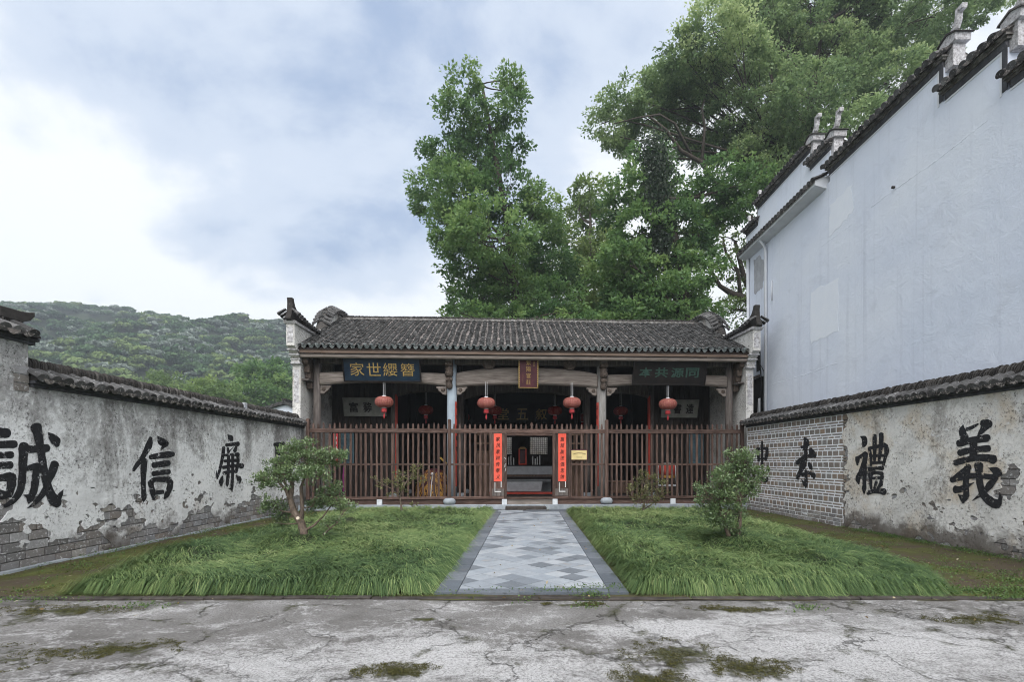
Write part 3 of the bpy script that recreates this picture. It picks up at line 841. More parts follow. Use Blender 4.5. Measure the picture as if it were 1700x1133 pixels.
# upturned crest horn at the end of the high part and two bare bricks under it
h = MB()
h.prism([(-0.34, 3.72), (0.0, 3.72), (0.13, 3.78), (0.2, 3.86), (0.2, 3.93), (0.1, 3.9), (-0.02, 3.885), (-0.34, 3.88)], 1, 0.1, 0.3)
h.build('crest_horn', RIDGE, WL.root, bevel=0.012)
for k in range(3):
    MB().box(-0.24, -0.018, -0.012, 0.2, 2.66 + k * .13, 2.66 + k * .13 + .115).build('brick', BRICK, WL.root)
MB().box(5.05, 5.42, -0.01, 0.012, 0.52, 0.55).build('vent_lintel', MORT, WL.root)
MB().box(5.08, 5.4, 0.006, 0.02, 0.33, 0.515).build('vent_recess', BRICK, WL.root)
# foot course of thin slabs
m_x = -0.5
while m_x < WL.L:
    L = random.uniform(0.5, 0.9)
    MB().box(0, L - .02, -0.1, 0.0, -0.03, 0.03).build('foot_slab', STONE, WL.root, loc=(m_x, random.uniform(-.03, .01), random.uniform(-.012, .008)))
    m_x += L

CH_CHENG = [[(-70, 160, 90), (0, 170, 120), (85, 175, 110)], [(-250, 330, 70), (0, 310, 85), (170, 305, 90)], [(-70, 440, 80), (0, 435, 80), (130, 430, 85)],
    [(-70, 560, 80), (0, 556, 82), (120, 550, 90)], [(-150, 710, 70), (0, 700, 80), (110, 690, 115)], [(130, 690, 120), (130, 780, 110), (100, 900, 90)], [(-150, 900, 90), (0, 900, 110), (90, 910, 70)], [(-170, 700, 80), (-130, 900, 80)],
    [(275, 330, 125), (265, 500, 110), (255, 700, 95), (230, 850, 85), (150, 970, 70), (50, 1035, 40)], [(240, 360, 80), (340, 365, 90), (550, 350, 90)],
    [(420, 110, 140), (445, 210, 105), (470, 350, 90), (510, 600, 95), (560, 820, 100), (620, 950, 130), (670, 1000, 110)], [(660, 970, 110), (705, 900, 55), (738, 842, 8)],
    [(560, 165, 8), (605, 220, 90), (650, 270, 115), (665, 315, 60)], [(310, 590, 60), (430, 562, 85)], [(440, 570, 105), (410, 720, 95), (390, 850, 90), (345, 950, 80), (330, 1000, 20)], [(345, 930, 80), (272, 902, 10)],
    [(635, 540, 105), (610, 620, 100), (560, 750, 70), (500, 880, 75), (400, 1000, 50), (310, 1060, 6)]]
CH_XIN = [[(345, 115, 60), (320, 220, 100), (230, 390, 70), (150, 500, 65), (100, 575, 50)], [(255, 440, 100), (245, 560, 92), (242, 800, 70), (250, 960, 78), (240, 1045, 8)],
    [(445, 82, 10), (500, 160, 115), (560, 190, 100), (520, 250, 40), (480, 298, 8)], [(345, 390, 70), (450, 370, 85), (600, 350, 95), (670, 345, 70)], [(390, 505, 85), (500, 490, 90), (605, 475, 80)],
    [(385, 630, 75), (500, 610, 75), (610, 600, 70)], [(340, 770, 85), (400, 715, 70), (520, 710, 80), (605, 720, 105)], [(345, 770, 85), (370, 880, 80), (390, 985, 50)], [(630, 745, 85), (620, 830, 90), (585, 920, 80), (550, 985, 40)], [(380, 910, 60), (520, 890, 60)]]
CH_LIAN = [[(305, 115, 8), (350, 160, 85), (372, 205, 50)], [(290, 280, 55), (400, 265, 55), (470, 260, 75)], [(245, 320, 55), (235, 430, 55), (210, 560, 50), (180, 680, 45), (145, 805, 25)], [(130, 680, 10), (140, 780, 40)],
    [(310, 330, 40), (320, 390, 50)], [(440, 310, 40), (420, 370, 60)], [(400, 310, 8), (340, 370, 20)], [(270, 440, 45), (370, 425, 40), (470, 430, 70)], [(260, 530, 45), (370, 520, 50), (465, 520, 60)], [(465, 450, 48), (470, 540, 48), (440, 700, 48)],
    [(240, 630, 55), (400, 605, 50), (530, 605, 85)], [(250, 720, 65), (340, 695, 50), (440, 690, 48)], [(320, 450, 52), (315, 700, 48), (300, 870, 55), (300, 925, 20)], [(385, 440, 50), (385, 700, 50), (375, 900, 55), (375, 1005, 10)], [(320, 960, 6), (370, 965, 50)],
    [(225, 770, 30), (205, 850, 75), (205, 915, 30)], [(445, 755, 30), (485, 810, 80), (490, 875, 30)]]
CH_CHI = [[(1050, 275, 65), (1180, 262, 75)], [(1080, 300, 50), (1080, 600, 45), (1080, 715, 45)], [(1160, 300, 50), (1160, 500, 50), (1155, 800, 60), (1130, 895, 8)], [(1080, 420, 40), (1160, 415, 40)], [(1080, 550, 40), (1160, 540, 40)], [(1030, 730, 40), (1170, 680, 45)],
    [(1240, 430, 45), (1240, 760, 45)], [(1290, 340, 50), (1290, 760, 45)], [(1290, 560, 40), (1350, 540, 45)], [(1215, 790, 45), (1370, 770, 55)]]
CH_YI = [[(195, 135, 8), (185, 210, 85), (210, 285, 95)], [(230, 190, 40), (290, 170, 40), (360, 130, 20)], [(465, 100, 60), (440, 150, 105), (400, 210, 60), (350, 262, 8)], [(410, 120, 75), (485, 130, 90)],
    [(150, 345, 80), (300, 310, 75), (465, 285, 88)], [(160, 450, 75), (300, 415, 65), (475, 400, 75)], [(310, 310, 88), (310, 500, 88)], [(110, 560, 65), (300, 510, 70), (450, 505, 80), (530, 522, 105)],
    [(230, 572, 8), (250, 610, 80), (190, 660, 60), (62, 738, 20)], [(75, 750, 65), (200, 715, 65), (350, 700, 60), (490, 715, 60), (550, 720, 85)], [(240, 650, 75), (225, 800, 65), (230, 920, 70), (195, 1005, 20)], [(142, 912, 10), (200, 955, 85)], [(115, 855, 85), (180, 848, 70), (318, 777, 8)],
    [(370, 590, 105), (375, 680, 75), (385, 800, 75), (430, 920, 90), (520, 1000, 105), (580, 1015, 100)], [(590, 1005, 80), (610, 950, 40), (600, 885, 6)], [(478, 617, 8), (560, 650, 90), (590, 680, 95)], [(560, 720, 65), (500, 800, 80), (430, 880, 60), (302, 978, 6)]]
CH_LI = [[(180, 145, 20), (235, 180, 95), (240, 260, 78), (202, 328, 8)], [(115, 485, 55), (160, 470, 58), (255, 405, 60)], [(130, 510, 75), (130, 590, 30)], [(260, 415, 70), (240, 540, 80), (180, 700, 70), (140, 800, 85), (150, 885, 30)], [(245, 550, 78), (240, 800, 60), (235, 960, 70), (235, 1055, 8)],
    [(400, 130, 66), (400, 280, 70), (400, 520, 45)], [(505, 110, 78), (500, 280, 70), (470, 520, 45)], [(315, 330, 50), (450, 300, 55), (560, 280, 78)], [(315, 340, 48), (340, 450, 50), (345, 595, 40)], [(580, 290, 66), (590, 370, 78), (560, 500, 50), (540, 595, 40)], [(340, 450, 42), (570, 440, 46)], [(340, 560, 45), (540, 550, 45)],
    [(320, 660, 68), (430, 640, 50), (525, 640, 70)], [(325, 740, 58), (420, 710, 48), (520, 730, 68)], [(330, 750, 58), (345, 880, 48)], [(525, 750, 58), (500, 880, 52)], [(345, 800, 42), (510, 790, 46)], [(340, 885, 48), (350, 960, 40)], [(430, 855, 46), (400, 960, 38)], [(505, 890, 66), (450, 960, 38)], [(300, 1030, 66), (400, 1000, 70), (550, 1010, 108)]]
CH_XIAO = [[(998, 145, 65), (1020, 200, 88), (1000, 300, 80), (1010, 400, 60), (1010, 500, 48)], [(935, 290, 48), (1060, 250, 38)], [(1090, 330, 70), (1120, 390, 108), (1165, 435, 55)], [(1060, 435, 58), (1165, 445, 52)], [(1010, 420, 58), (930, 500, 70), (865, 555, 78)], [(1010, 500, 48), (960, 600, 108), (920, 700, 70), (870, 800, 70), (880, 845, 20)],
    [(1062, 565, 48), (1090, 620, 70), (1110, 668, 30)], [(945, 760, 58), (1060, 730, 50), (1140, 770, 88), (1150, 835, 20)], [(1010, 685, 38), (1015, 800, 50), (1010, 920, 68), (1005, 992, 8)], [(932, 832, 6), (990, 930, 58)]]
CH_ZHONG = [[(262, 200, 38), (262, 400, 44), (262, 650, 38)], [(182, 315, 56), (195, 420, 54), (205, 525, 38)], [(185, 318, 40), (345, 302, 40)], [(340, 305, 56), (345, 400, 54), (320, 500, 48)], [(205, 490, 38), (325, 480, 38)], [(130, 700, 30), (120, 795, 58)], [(190, 690, 48), (230, 800, 58), (300, 855, 78), (340, 848, 58), (350, 795, 20)], [(265, 685, 48), (280, 738, 48)], [(356, 618, 40), (375, 675, 58)]]
WL.character('painted_character', 0, 695, 7.08, CH_CHENG, 'large black character 誠')
WL.character('painted_character', 210, 715, 8.71, CH_XIN, 'black character 信')
WL.character('painted_character', 345, 710, 9.44, CH_LIAN, 'black character 廉')
WL.character('painted_character', 345, 710, 9.44, CH_CHI, 'black character 恥 half hidden by the shrub')

# --- right wall ----------------------------------------------------------------
WR = CourtWall('courtyard_wall', 'courtyard wall on the right, yellowed limewash in front and white pointed brick behind', (7.5, 17.55), (8.16, 5.6))
ZCR = 2.79
MB().box(4.9, WR.L, 0.026, 0.4, -0.1, ZCR).build('wall_core', MORT, WR.root)
MB().box(0, 4.9, 0.0055, 0.4, -0.1, ZCR).build('pointed_core', MORTW, WR.root)
def fieldR(x, z):
    n = fbm(x * 1.0, z * 1.5, 14.0, 5); n2 = fbm(x * 3.3, z * 5.5, 18.0, 4)
    base = (z - 0.12) * 1.3 + 0.4 * n + 0.25 * n2
    patch = 0.5 - fbm(x * 1.5 + 3, z * 2.6, 12.0, 4) * 1.0 + 0.22 * n2 + max(0, z - 0.9) * 0.3
    if x > 9.0: patch -= 0.16
    edge_ = (x - 5.0 + 0.22 * n2 + 0.1 * n) * 2
    chip = 0.6 - abs(fbm(x * 4.2, z * 7.5, 35.0, 3)) * 1.25 + max(0, z - 1.1) * 0.4
    return min(base + .1, patch, chip + .1, edge_)
WR.plaster(4.5, WR.L, 0.0, ZCR, lambda x, z: fieldR(x, z), PLASR)
rows = []; z = 0.0
while z < 2.4:
    h = random.choice((0.085, 0.11, 0.13, 0.14)); rows.append((z, h, random.choice((0.28, 0.33, 0.4)))); z += h + 0.016
rows_b = []; z = 0.3
k = 0
while z < ZCR - 0.04:
    if k % 3 == 0: h, ln = 0.125, 0.22
    else: h, ln = 0.042, 0.25 if k % 3 == 1 else 0.42
    if z + h < ZCR: rows_b.append((z, h, ln))
    z += h + 0.028; k += 1
WR.bricks([(0.0, 0.09, .3), (0.1, .09, .28), (0.2, .085, .3)], 0, 4.9, lambda x, z: True, BRICK, yfront=0.0, maxn=45)
WR.bricks(rows_b, 0.02, 5.05, lambda x, z: x < 4.92 + 0.2 * fbm(1, z * 3), BRICKT, yfront=0.0015, maxn=190, joint=0.028, rel=0.25)
WR.bricks(rows, 5.0, WR.L, lambda x, z: fieldR(x, z) < 0.01, BRICK, maxn=100)
coping(WR.root, -0.02, WR.L, ZCR, seed=9)
WR.character('painted_character', 1570, 685, 6.664, CH_YI, 'large black character 義')
WR.character('painted_character', 1410, 710, 9.44, CH_LI, 'black character 禮')
WR.character('painted_character', 1240, 715, 10.3, CH_XIAO, 'black character 孝')
WR.character('painted_character', 1240, 715, 10.3, CH_ZHONG, 'black character 忠 partly behind the shrub')

# ================================================================== THE ANCESTRAL HALL
HY, HRZ = 17.4, 0.05
HM = Matrix.Translation((0, HY, 0)) @ Matrix.Rotation(HRZ, 4, 'Z')
def H(x, y, z=0.0):
    return tuple(HM @ Vector((x, y, z)))
def hthing(name, x, y, z, label, cat, group=None, rz=0.0):
    return tag(empty(name, H(x, y, z), HRZ + rz), label, cat, group)
def copy_mesh_obj(o, parent, loc=None, rot=None):
    c = o.copy(); COL.objects.link(c); c.parent = parent
    if loc is not None: c.location = loc
    if rot is not None: c.rotation_euler = rot
    return c
def copy_tree(o, parent=None):
    c = o.copy(); COL.objects.link(c); c.parent = parent
    for ch in list(o.children): copy_tree(ch, c)
    return c
TXT = bpy.data.curves.new('lettering', 'FONT')
TXTO = bpy.data.objects.new('lettering', TXT)
def glyph(ch, w, h, mat, depth=0.012, bold=0.012, italic=0.0):
    """one character as a solid mesh, centred, in the xz plane facing -y, w x h metres"""
    COL.objects.link(TXTO)
    TXT.body = ch; TXT.size = 1.0; TXT.offset = bold; TXT.extrude = 0.02; TXT.shear = italic; TXT.resolution_u = 3
    dg = bpy.context.evaluated_depsgraph_get(); dg.update()
    me = bpy.data.meshes.new_from_object(TXTO.evaluated_get(dg))
    COL.objects.unlink(TXTO)
    v = np.zeros(len(me.vertices) * 3, np.float32); me.vertices.foreach_get('co', v); v = v.reshape(-1, 3)
    lo, hi = v.min(0), v.max(0)
    o = np.empty_like(v)
    o[:, 0] = ((v[:, 0] - lo[0]) / (hi[0] - lo[0]) - 0.5) * w
    o[:, 2] = ((v[:, 1] - lo[1]) / (hi[1] - lo[1]) - 0.5) * h
    o[:, 1] = -(v[:, 2] - lo[2]) / max(1e-6, hi[2] - lo[2]) * depth
    me.vertices.foreach_set('co', o.ravel()); me.update()
    me.materials.clear(); me.materials.append(mat)
    return me

hall = empty('ancestral_hall', (0, HY, 0), HRZ)
tag(hall, 'old timber ancestral hall with grey tiled roof, arched beams and white gable walls', 'building', kind='thing')

# platform and kerb
MB().box(-7.9, 7.9, 0.16, 9.5, -0.05, 0.165).build('platform', STONED, hall)
x = -7.95
while x < 7.9:
    L = min(random.uniform(1.3, 2.0), 7.95 - x)
    MB().box(0, L - .008, -0.2, 0.15, -0.06, 0.17 + random.uniform(-.006, .004)).build('kerb_stone', STONE, hall, bevel=0.008, loc=(x, random.uniform(-.01, .01), 0))
    x += L

# roof -------------------------------------------------------------------------
EY, EZ, RY, RZ = -0.15, 5.43, 4.15, 7.48
SL = math.atan2(RZ - EZ, RY - EY); SLEN = math.hypot(RZ - EZ, RY - EY)
BY = 2 * RY - EY
roof = MB().prism([(EY + .04, EZ - .10), (EY + .04, EZ - .04), (RY, RZ - .04), (BY, EZ - .04), (BY, EZ - .10), (RY, RZ - .16)], 0, -7.64, 7.64).build('roof', WOODD, hall)
COVM = tile_mesh('cover_tile_mesh', TILE, 0.078, 0.066, 0.235, n=5)
COVL = tile_mesh('eave_cover_mesh', TILEL, 0.08, 0.066, 0.235, n=6)
PANM = tile_mesh('pan_tile_mesh', PAN, 0.094, 0.09, 0.235, n=4, sag=-0.45)
DRIPM = tile_mesh('drip_tile_mesh', TILEL, 0.096, 0.09, 0.235, n=5, sag=-0.6, tongue=0.085)
PITCH, EXPO = 0.2285, 0.168
NC = int(15.24 / PITCH)
X0 = -PITCH * NC / 2
NR = int(SLEN / EXPO)
cov = arc_tile(0.078, 0.066, 0.235, n=5); pan = arc_tile(0.094, 0.09, 0.235, n=4, sag=-0.45)
def place(vs, M):
    return [tuple(M @ Vector(p)) for p in vs]
rest_c, rest_p = MB(), MB()
rr = random.Random(21)
for r in range(NR + 1):
    s = r * EXPO
    for c in range(NC + 1):
        for kind in (0, 1):
            if kind == 1 and c == NC: continue
            x = X0 + c * PITCH + (PITCH / 2 if kind else 0)
            wob = 0.012 * math.sin(r * 0.35 + c * 1.7)
            y = EY + (s + rr.uniform(-.018, .018)) * math.cos(SL); zz_ = EZ + s * math.sin(SL) + rr.uniform(-.007, .009) + (0.032 if kind == 0 else 0.045)
            zz_ += 0.03 * fbm(x * 0.5, s * 0.5, 3)
            rot = (SL - 0.06 + rr.uniform(-.04, .04), rr.uniform(-.07, .07), rr.uniform(-.07, .07))
            loc = (x + wob + rr.uniform(-.008, .008), y, zz_)
            if r == 0:
                mesh_obj('eave_tile' if kind == 0 else 'drip_tile', COVL if kind == 0 else DRIPM, roof, loc, rot)
            elif r in (1, 2) and kind == 0:
                mesh_obj('roof_tile', COVM, roof, loc, rot)
            else:
                M = Matrix.Translation(loc) @ Matrix.Rotation(rot[2], 4, 'Z') @ Matrix.Rotation(rot[1], 4, 'Y') @ Matrix.Rotation(rot[0], 4, 'X')
                (rest_c if kind == 0 else rest_p).add(place((cov if kind == 0 else pan)[0], M), (cov if kind == 0 else pan)[1], rr.uniform(0.01, 1))
tag(rest_c.build('upper_cover_tiles', TILE, roof), kind='stuff')
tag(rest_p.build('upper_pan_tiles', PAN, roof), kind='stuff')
MB().box(-7.6, 7.6, RY - 0.12, RY + 0.12, RZ - .02, RZ + 0.09).build('ridge_bed', MORT, roof, bevel=0.02)
n = 300
for k in range(n):
    x = -7.3 + 14.6 * k / n
    o = mesh_obj('ridge_tile', RIDT, roof, (x, RY + rr.uniform(-.008, .008), RZ + 0.085 + 0.012 * math.sin(x * 1.3) + rr.uniform(-.008, .006)), (0, R(20) + rr.uniform(-.12, .12), rr.uniform(-.05, .05)))
    o.scale = (1.5, 0.9, 0.72)
# back slope, seen by nobody but it keeps the rain out
b = MB()
for k in range(60):
    x = -7.6 + 15.2 * k / 59
    b.tube([(x, RY + .1, RZ), (x, BY, EZ)], 0.08, 6)
tag(b.build('rear_tiles', TILE, roof), kind='stuff')
# eave boards and rafters
MB().box(-7.62, 7.62, EY + 0.06, EY + 0.1, EZ - 0.2, EZ - 0.055).build('eave_board', WOODT, roof)
MB().box(-7.62, 7.62, EY + 0.12, EY + 0.26, EZ - 0.34, EZ - 0.205).build('eave_purlin', WOODG, roof, bevel=0.03)
for k in range(66):
    x = -7.5 + 15.0 * k / 65
    MB().box(-.035, .035, 0, 3.0, -0.07, 0).build('rafter', WOODD, roof, loc=(x, EY + .12, EZ - .11), rot=(SL, 0, 0))

# gable walls -------------------------------------------------------------------
def gable(sg):
    root = empty('gable_wall', (sg * 7.75, 0, 0), 0, hall)
    o_ = []
    hump = [(RY + 0.35 + 2.15 * math.cos(a), 6.26 + 1.5 * max(0, math.sin(a))) for a in [math.pi * (1 - k / 24) for k in range(25)]]
    prof = [(0.1, 0.0), (0.1, 4.85), (0.0, 4.95), (0.0, 5.06), (-0.12, 5.12), (-0.12, 5.2), (-0.26, 5.26), (-0.26, 5.33), (-0.4, 5.4), (-0.4, 6.12), (2.0, 6.2)] + hump + [(6.8, 6.2), (8.6, 6.1), (8.6, 5.4), (8.3, 4.9), (8.3, 0.0)]
    MB().prism(prof, 0, -0.13, 0.13).build('gable_face', PLASP, root)
    # corbelled head mouldings
    for (y0, z0, z1, t) in ((-0.03, 4.87, 4.93, .155), (-0.03, 5.0, 5.05, .16), (-0.15, 5.13, 5.18, .165), (-0.29, 5.27, 5.32, .17)):
        MB().box(-t, t, y0, 0.4, z0, z1).build('head_moulding', CARVEDW, root, bevel=0.012)
    MB().box(-0.095, 0.095, -0.412, -0.395, 5.5, 6.0).build('head_panel', CARVEDW, root, bevel=0.004)
    MB().box(-0.085, 0.085, 0.088, 0.1, 3.6, 4.7).build('pier_panel', CARVEDW, root, bevel=0.004)
    # front coping: swells up into a curled tip above the head
    pr = [(-0.62, 6.2), (-0.5, 6.17), (0.3, 6.17), (2.05, 6.26), (2.05, 6.42), (1.2, 6.44), (0.35, 6.5), (0.0, 6.58), (-0.2, 6.7), (-0.3, 6.84), (-0.33, 6.93), (-0.46, 6.93), (-0.44, 6.75), (-0.46, 6.55), (-0.52, 6.4), (-0.6, 6.28)]
    MB().prism([(-0.44, 6.1), (2.05, 6.16), (2.05, 6.25), (-0.5, 6.19)], 0, -0.2, 0.2).build('coping_moulding', CARVEDW, root, bevel=0.01)
    MB().prism([(p[0], p[1] + .01) for p in pr], 0, -0.09, 0.09).build('coping_crest', RIDGE, root, bevel=0.015)
    for s2 in (-1, 1):
        for k in range(12):
            y = -0.5 + k * 0.215
            z = 6.27 + (0.1 * max(0, 1 - k / 4.0))
            mesh_obj('coping_tile', CAPT, root, (s2 * 0.33, y + rr.uniform(-.01, .01), z), (R(32) + rr.uniform(-.05, .05), rr.uniform(-.05, .05), (R(-90) if s2 > 0 else R(90)) + rr.uniform(-.08, .08) + math.pi), (0.95, 0.85, 0.95))
    # hump coping
    for k in range(3, 22):
        (ya, za), (yb, zb) = hump[k], hump[k + 1] if k + 1 < len(hump) else hump[k]
        tan = math.atan2(zb - za, yb - ya)
        for s2 in (-1, 1):
            for row in range(2):
                off = 0.33 - row * 0.2
                zl = za + 0.05 + row * 0.1
                o = mesh_obj('hump_tile', CAPT if row == 0 else COVM, root, (s2 * off, ya, zl), (0, 0, 0))
                e_ = Matrix.Rotation(tan, 4, 'X') @ Matrix.Rotation((R(-90) if s2 > 0 else R(90)) + math.pi + rr.uniform(-.08, .08), 4, 'Z') @ Matrix.Rotation(R(28) + rr.uniform(-.06, .06), 4, 'X')
                o.rotation_euler = e_.to_euler(); o.scale = (0.95, 0.85, 0.9)
    ring = MB()
    out = [(y + 0, z) for y, z in hump[2:23]]
    for k in range(len(out) - 1):
        (ya, za), (yb, zb) = out[k], out[k + 1]
        vs = [(-.22, ya, za - .04), (.22, ya, za - .04), (.22, yb, zb - .04), (-.22, yb, zb - .04), (-.19, ya, za + .06), (.19, ya, za + .06), (.19, yb, zb + .06), (-.19, yb, zb + .06),
              (-.06, ya, za + .24), (.06, ya, za + .24), (.06, yb, zb + .24), (-.06, yb, zb + .24)]
        ring.add(vs, [(0, 3, 2, 1), (0, 1, 5, 4), (2, 3, 7, 6), (0, 4, 7, 3), (1, 2, 6, 5), (4, 5, 9, 8), (6, 7, 11, 10), (5, 6, 10, 9), (4, 8, 11, 7), (8, 9, 10, 11)])
    ring.build('hump_coping', RIDGE, root)
    return root
gl = gable(-1); gr_ = gable(1)

# columns, beams, brackets ---------------------------------------------------------
COLS = [-7.3, -2.65, 2.65, 7.3]
def column(x, y, r, z1, mat, base=True):
    c = MB().lathe([(r * 0.96, 0.36), (r, 1.2), (r, 3.0), (r * 0.95, z1)], 16).build('column', mat, hall, smooth=True, loc=(x, y, 0))
    if base:
        MB().lathe([(r * 1.15, 0.165), (r * 1.5, 0.2), (r * 1.55, 0.27), (r * 1.2, 0.36), (r * 1.0, 0.37)], 16).build('column_base', STONE, c, smooth=True)
    return c
for i, x in enumerate(COLS):
    column(x, 0.75, 0.175 if 0 < i < 3 else 0.13, 5.5, PAINTG if i == 1 else WOODV if i != 2 else mk('pale_worn_post', [(0.3, (0.16, 0.15, 0.14)), (0.6, (0.27, 0.26, 0.25)), (0.8, (0.36, 0.36, 0.36))], 4, stretch=(4, 4, 0.5), wear=(0.6, (0.06, 0.05, 0.045), 6)))
for x in (-5.2, -2.55, 2.55, 5.2):
    column(x, 3.3, 0.14, 6.3, WOODV)
for x in (-5.2, -2.6, 2.6, 5.2):
    column(x, 6.2, 0.14, 6.2, WOODD)
def beam(x0, x1, y, zt_end, zt_mid, zb_end, zb_mid, dep, mat, name='crescent_beam'):
    n = 18; top, bot = [], []
    for k in range(n + 1):
        t = k / n; a = 1 - abs(2 * t - 1) ** 2.6
        top.append((x0 + (x1 - x0) * t, zt_end + (zt_mid - zt_end) * a)); bot.append((x0 + (x1 - x0) * t, zb_end + (zb_mid - zb_end) * a))
    return MB().prism(top + bot[::-1], 1, y - dep / 2, y + dep / 2).build(name, mat, hall, bevel=0.05)
beam(-2.5, 2.5, 0.72, 4.72, 4.93, 4.24, 4.34, 0.3, WOODG)
beam(-7.2, -2.8, 0.72, 4.7, 4.74, 4.26, 4.38, 0.26, WOODG)
beam(2.8, 7.2, 0.72, 4.7, 4.74, 4.28, 4.38, 0.26, WOODG)
beam(-2.45, 2.45, 3.3, 4.75, 4.95, 4.1, 4.42, 0.24, WOODV)
beam(-5.1, -2.65, 3.3, 4.75, 4.85, 4.2, 4.4, 0.22, WOODV)
beam(2.65, 5.1, 3.3, 4.75, 4.85, 4.2, 4.4, 0.22, WOODV)
for z0 in (5.02,):
    MB().box(-7.2, 7.2, 0.62, 0.86, z0, z0 + 0.2).build('upper_beam', WOODV, hall, bevel=0.02)
MB().box(-7.5, 7.5, 3.2, 3.4, 5.0, 6.9).build('inner_partition', WOODD, hall)
# carved tie beam scroll ends (shallow curved relief lines on beams) and queti brackets
def bracket(x, sg, z, y=0.72):
    pr = [(0, 0), (0.36, 0), (0.37, -0.05), (0.31, -0.07), (0.27, -0.16), (0.2, -0.2), (0.14, -0.27), (0.05, -0.29), (0, -0.27)]
    m = MB().prism([(sg * a, z + b_) for a, b_ in (pr if sg > 0 else pr[::-1])], 1, y - .06, y + .06)
    o = m.build('bracket', WOODG, hall, bevel=0.015, loc=(x, 0, 0))
    MB().lathe([(0.05, -0.012), (0.07, 0), (0.05, 0.012)], 12).xform(Matrix.Translation((sg * 0.12, y - .066, z - 0.12)) @ Matrix.Rotation(R(90), 4, 'X')).build('scroll_boss', CARVE, o, smooth=True)
for x, sides in ((-7.17, (1,)), (-2.83, (-1,)), (-2.47, (1,)), (2.47, (-1,)), (2.83, (1,)), (7.17, (-1,))):
    for sg in sides: bracket(x, sg, 4.25)
def carved_strut(x, flip):
    """carved lion strut leaning out from the column head to the eave"""
    e_ = empty('carved_strut', (x, 0.5, 0), 0, hall)
    MB().box(-0.115, 0.115, -0.12, 0.12, 5.06, 5.38).build('strut_block', WOODG, e_, bevel=0.015)
    MB().prism([(-0.24, 5.05), (0.12, 5.05), (0.12, 4.9), (-0.2, 4.92)], 0, -0.13, 0.13).build('strut_head', CARVE, e_, bevel=0.02)
    m = MB().lathe([(0.06, 0), (0.135, 0.05), (0.15, 0.14), (0.12, 0.24), (0.14, 0.3), (0.12, 0.36)], 12)
    m.xform(Matrix.Translation((0, -0.07, 4.55)) @ Matrix.Rotation(R(-12), 4, 'X')); m.build('lion_head', CARVE, e_, smooth=True)
    m = MB().lathe([(0.04, 0), (0.1, 0.03), (0.12, 0.13), (0.095, 0.24), (0.12, 0.33), (0.11, 0.42)], 12)
    m.xform(Matrix.Translation((0, 0.02, 4.14))); m.build('lion_body', CARVE, e_, smooth=True)
    for sx in (-1, 1):
        MB().lathe([(0.02, 0), (0.045, 0.02), (0.045, 0.1), (0.02, 0.13)], 8).xform(Matrix.Translation((sx * 0.07, -0.12, 4.4)) @ Matrix.Rotation(R(-20), 4, 'X')).build('paw', CARVE, e_, smooth=True)
for x in (-2.72, 2.68): carved_strut(x, 1)
for x, sg in ((-7.5, 1), (7.5, -1)):
    e_ = empty('carved_strut', (x, 0.42, 0), 0, hall)
    MB().prism([(-0.3, 5.15), (0.25, 5.15), (0.3, 4.7), (0.28, 4.2), (0.18, 4.12), (0.1, 4.3), (0.12, 4.42), (0.0, 4.46), (-0.02, 4.62), (-0.12, 4.66), (-0.1, 4.85), (-0.26, 4.95)], 0, -0.09, 0.09).build('strut_arm', CARVE, e_, bevel=0.02)
    MB().box(-0.12, 0.12, -0.2, 0.25, 4.36, 4.42).build('strut_ledge', WOODV, e_, bevel=0.01)
for x in (-1.35, 1.5):
    MB().prism([(-0.16, 4.98), (0.16, 4.98), (0.24, 5.0 + .05), (0.24, 5.2), (-0.24, 5.2), (-0.24, 5.05), (-0.12, 4.88), (0.12, 4.88)][0:0] or [(-0.11, 4.86), (0.11, 4.86), (0.23, 5.0), (0.23, 5.14), (0.16, 5.2), (-0.16, 5.2), (-0.23, 5.14), (-0.23, 5.0)], 1, 0.5, 0.72).build('carved_block', CARVE, hall, bevel=0.02, loc=(x, 0, 0))

# interior: side rooms, back wall, floor -------------------------------------------------
def plank_wall(x0, x1, y, z0, z1, holes=(), w=0.21, mat=WOODD):
    x = x0
    while x < x1 - 0.02:
        b_ = min(x + w * random.uniform(0.9, 1.1), x1)
        cx = (x + b_) / 2
        segs = [(z0, z1)]
        for (hx0, hx1, hz0, hz1) in holes:
            if hx0 < cx < hx1: segs = [(z0, hz0), (hz1, z1)]
        for (a, c_) in segs:
            MB().box(x + .004, b_ - .004, 0, 0.03 + random.uniform(0, .006), a, c_).build('plank', mat, hall, loc=(0, y, 0))
        x = b_
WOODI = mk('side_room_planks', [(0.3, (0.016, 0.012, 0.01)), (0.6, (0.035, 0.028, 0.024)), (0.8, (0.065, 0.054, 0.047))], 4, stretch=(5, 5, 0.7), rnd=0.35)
WOODR = mk('brown_door_planks', [(0.3, (0.05, 0.03, 0.02)), (0.6, (0.11, 0.07, 0.05)), (0.8, (0.17, 0.115, 0.085))], 4, stretch=(5, 5, 0.6), rnd=0.25)
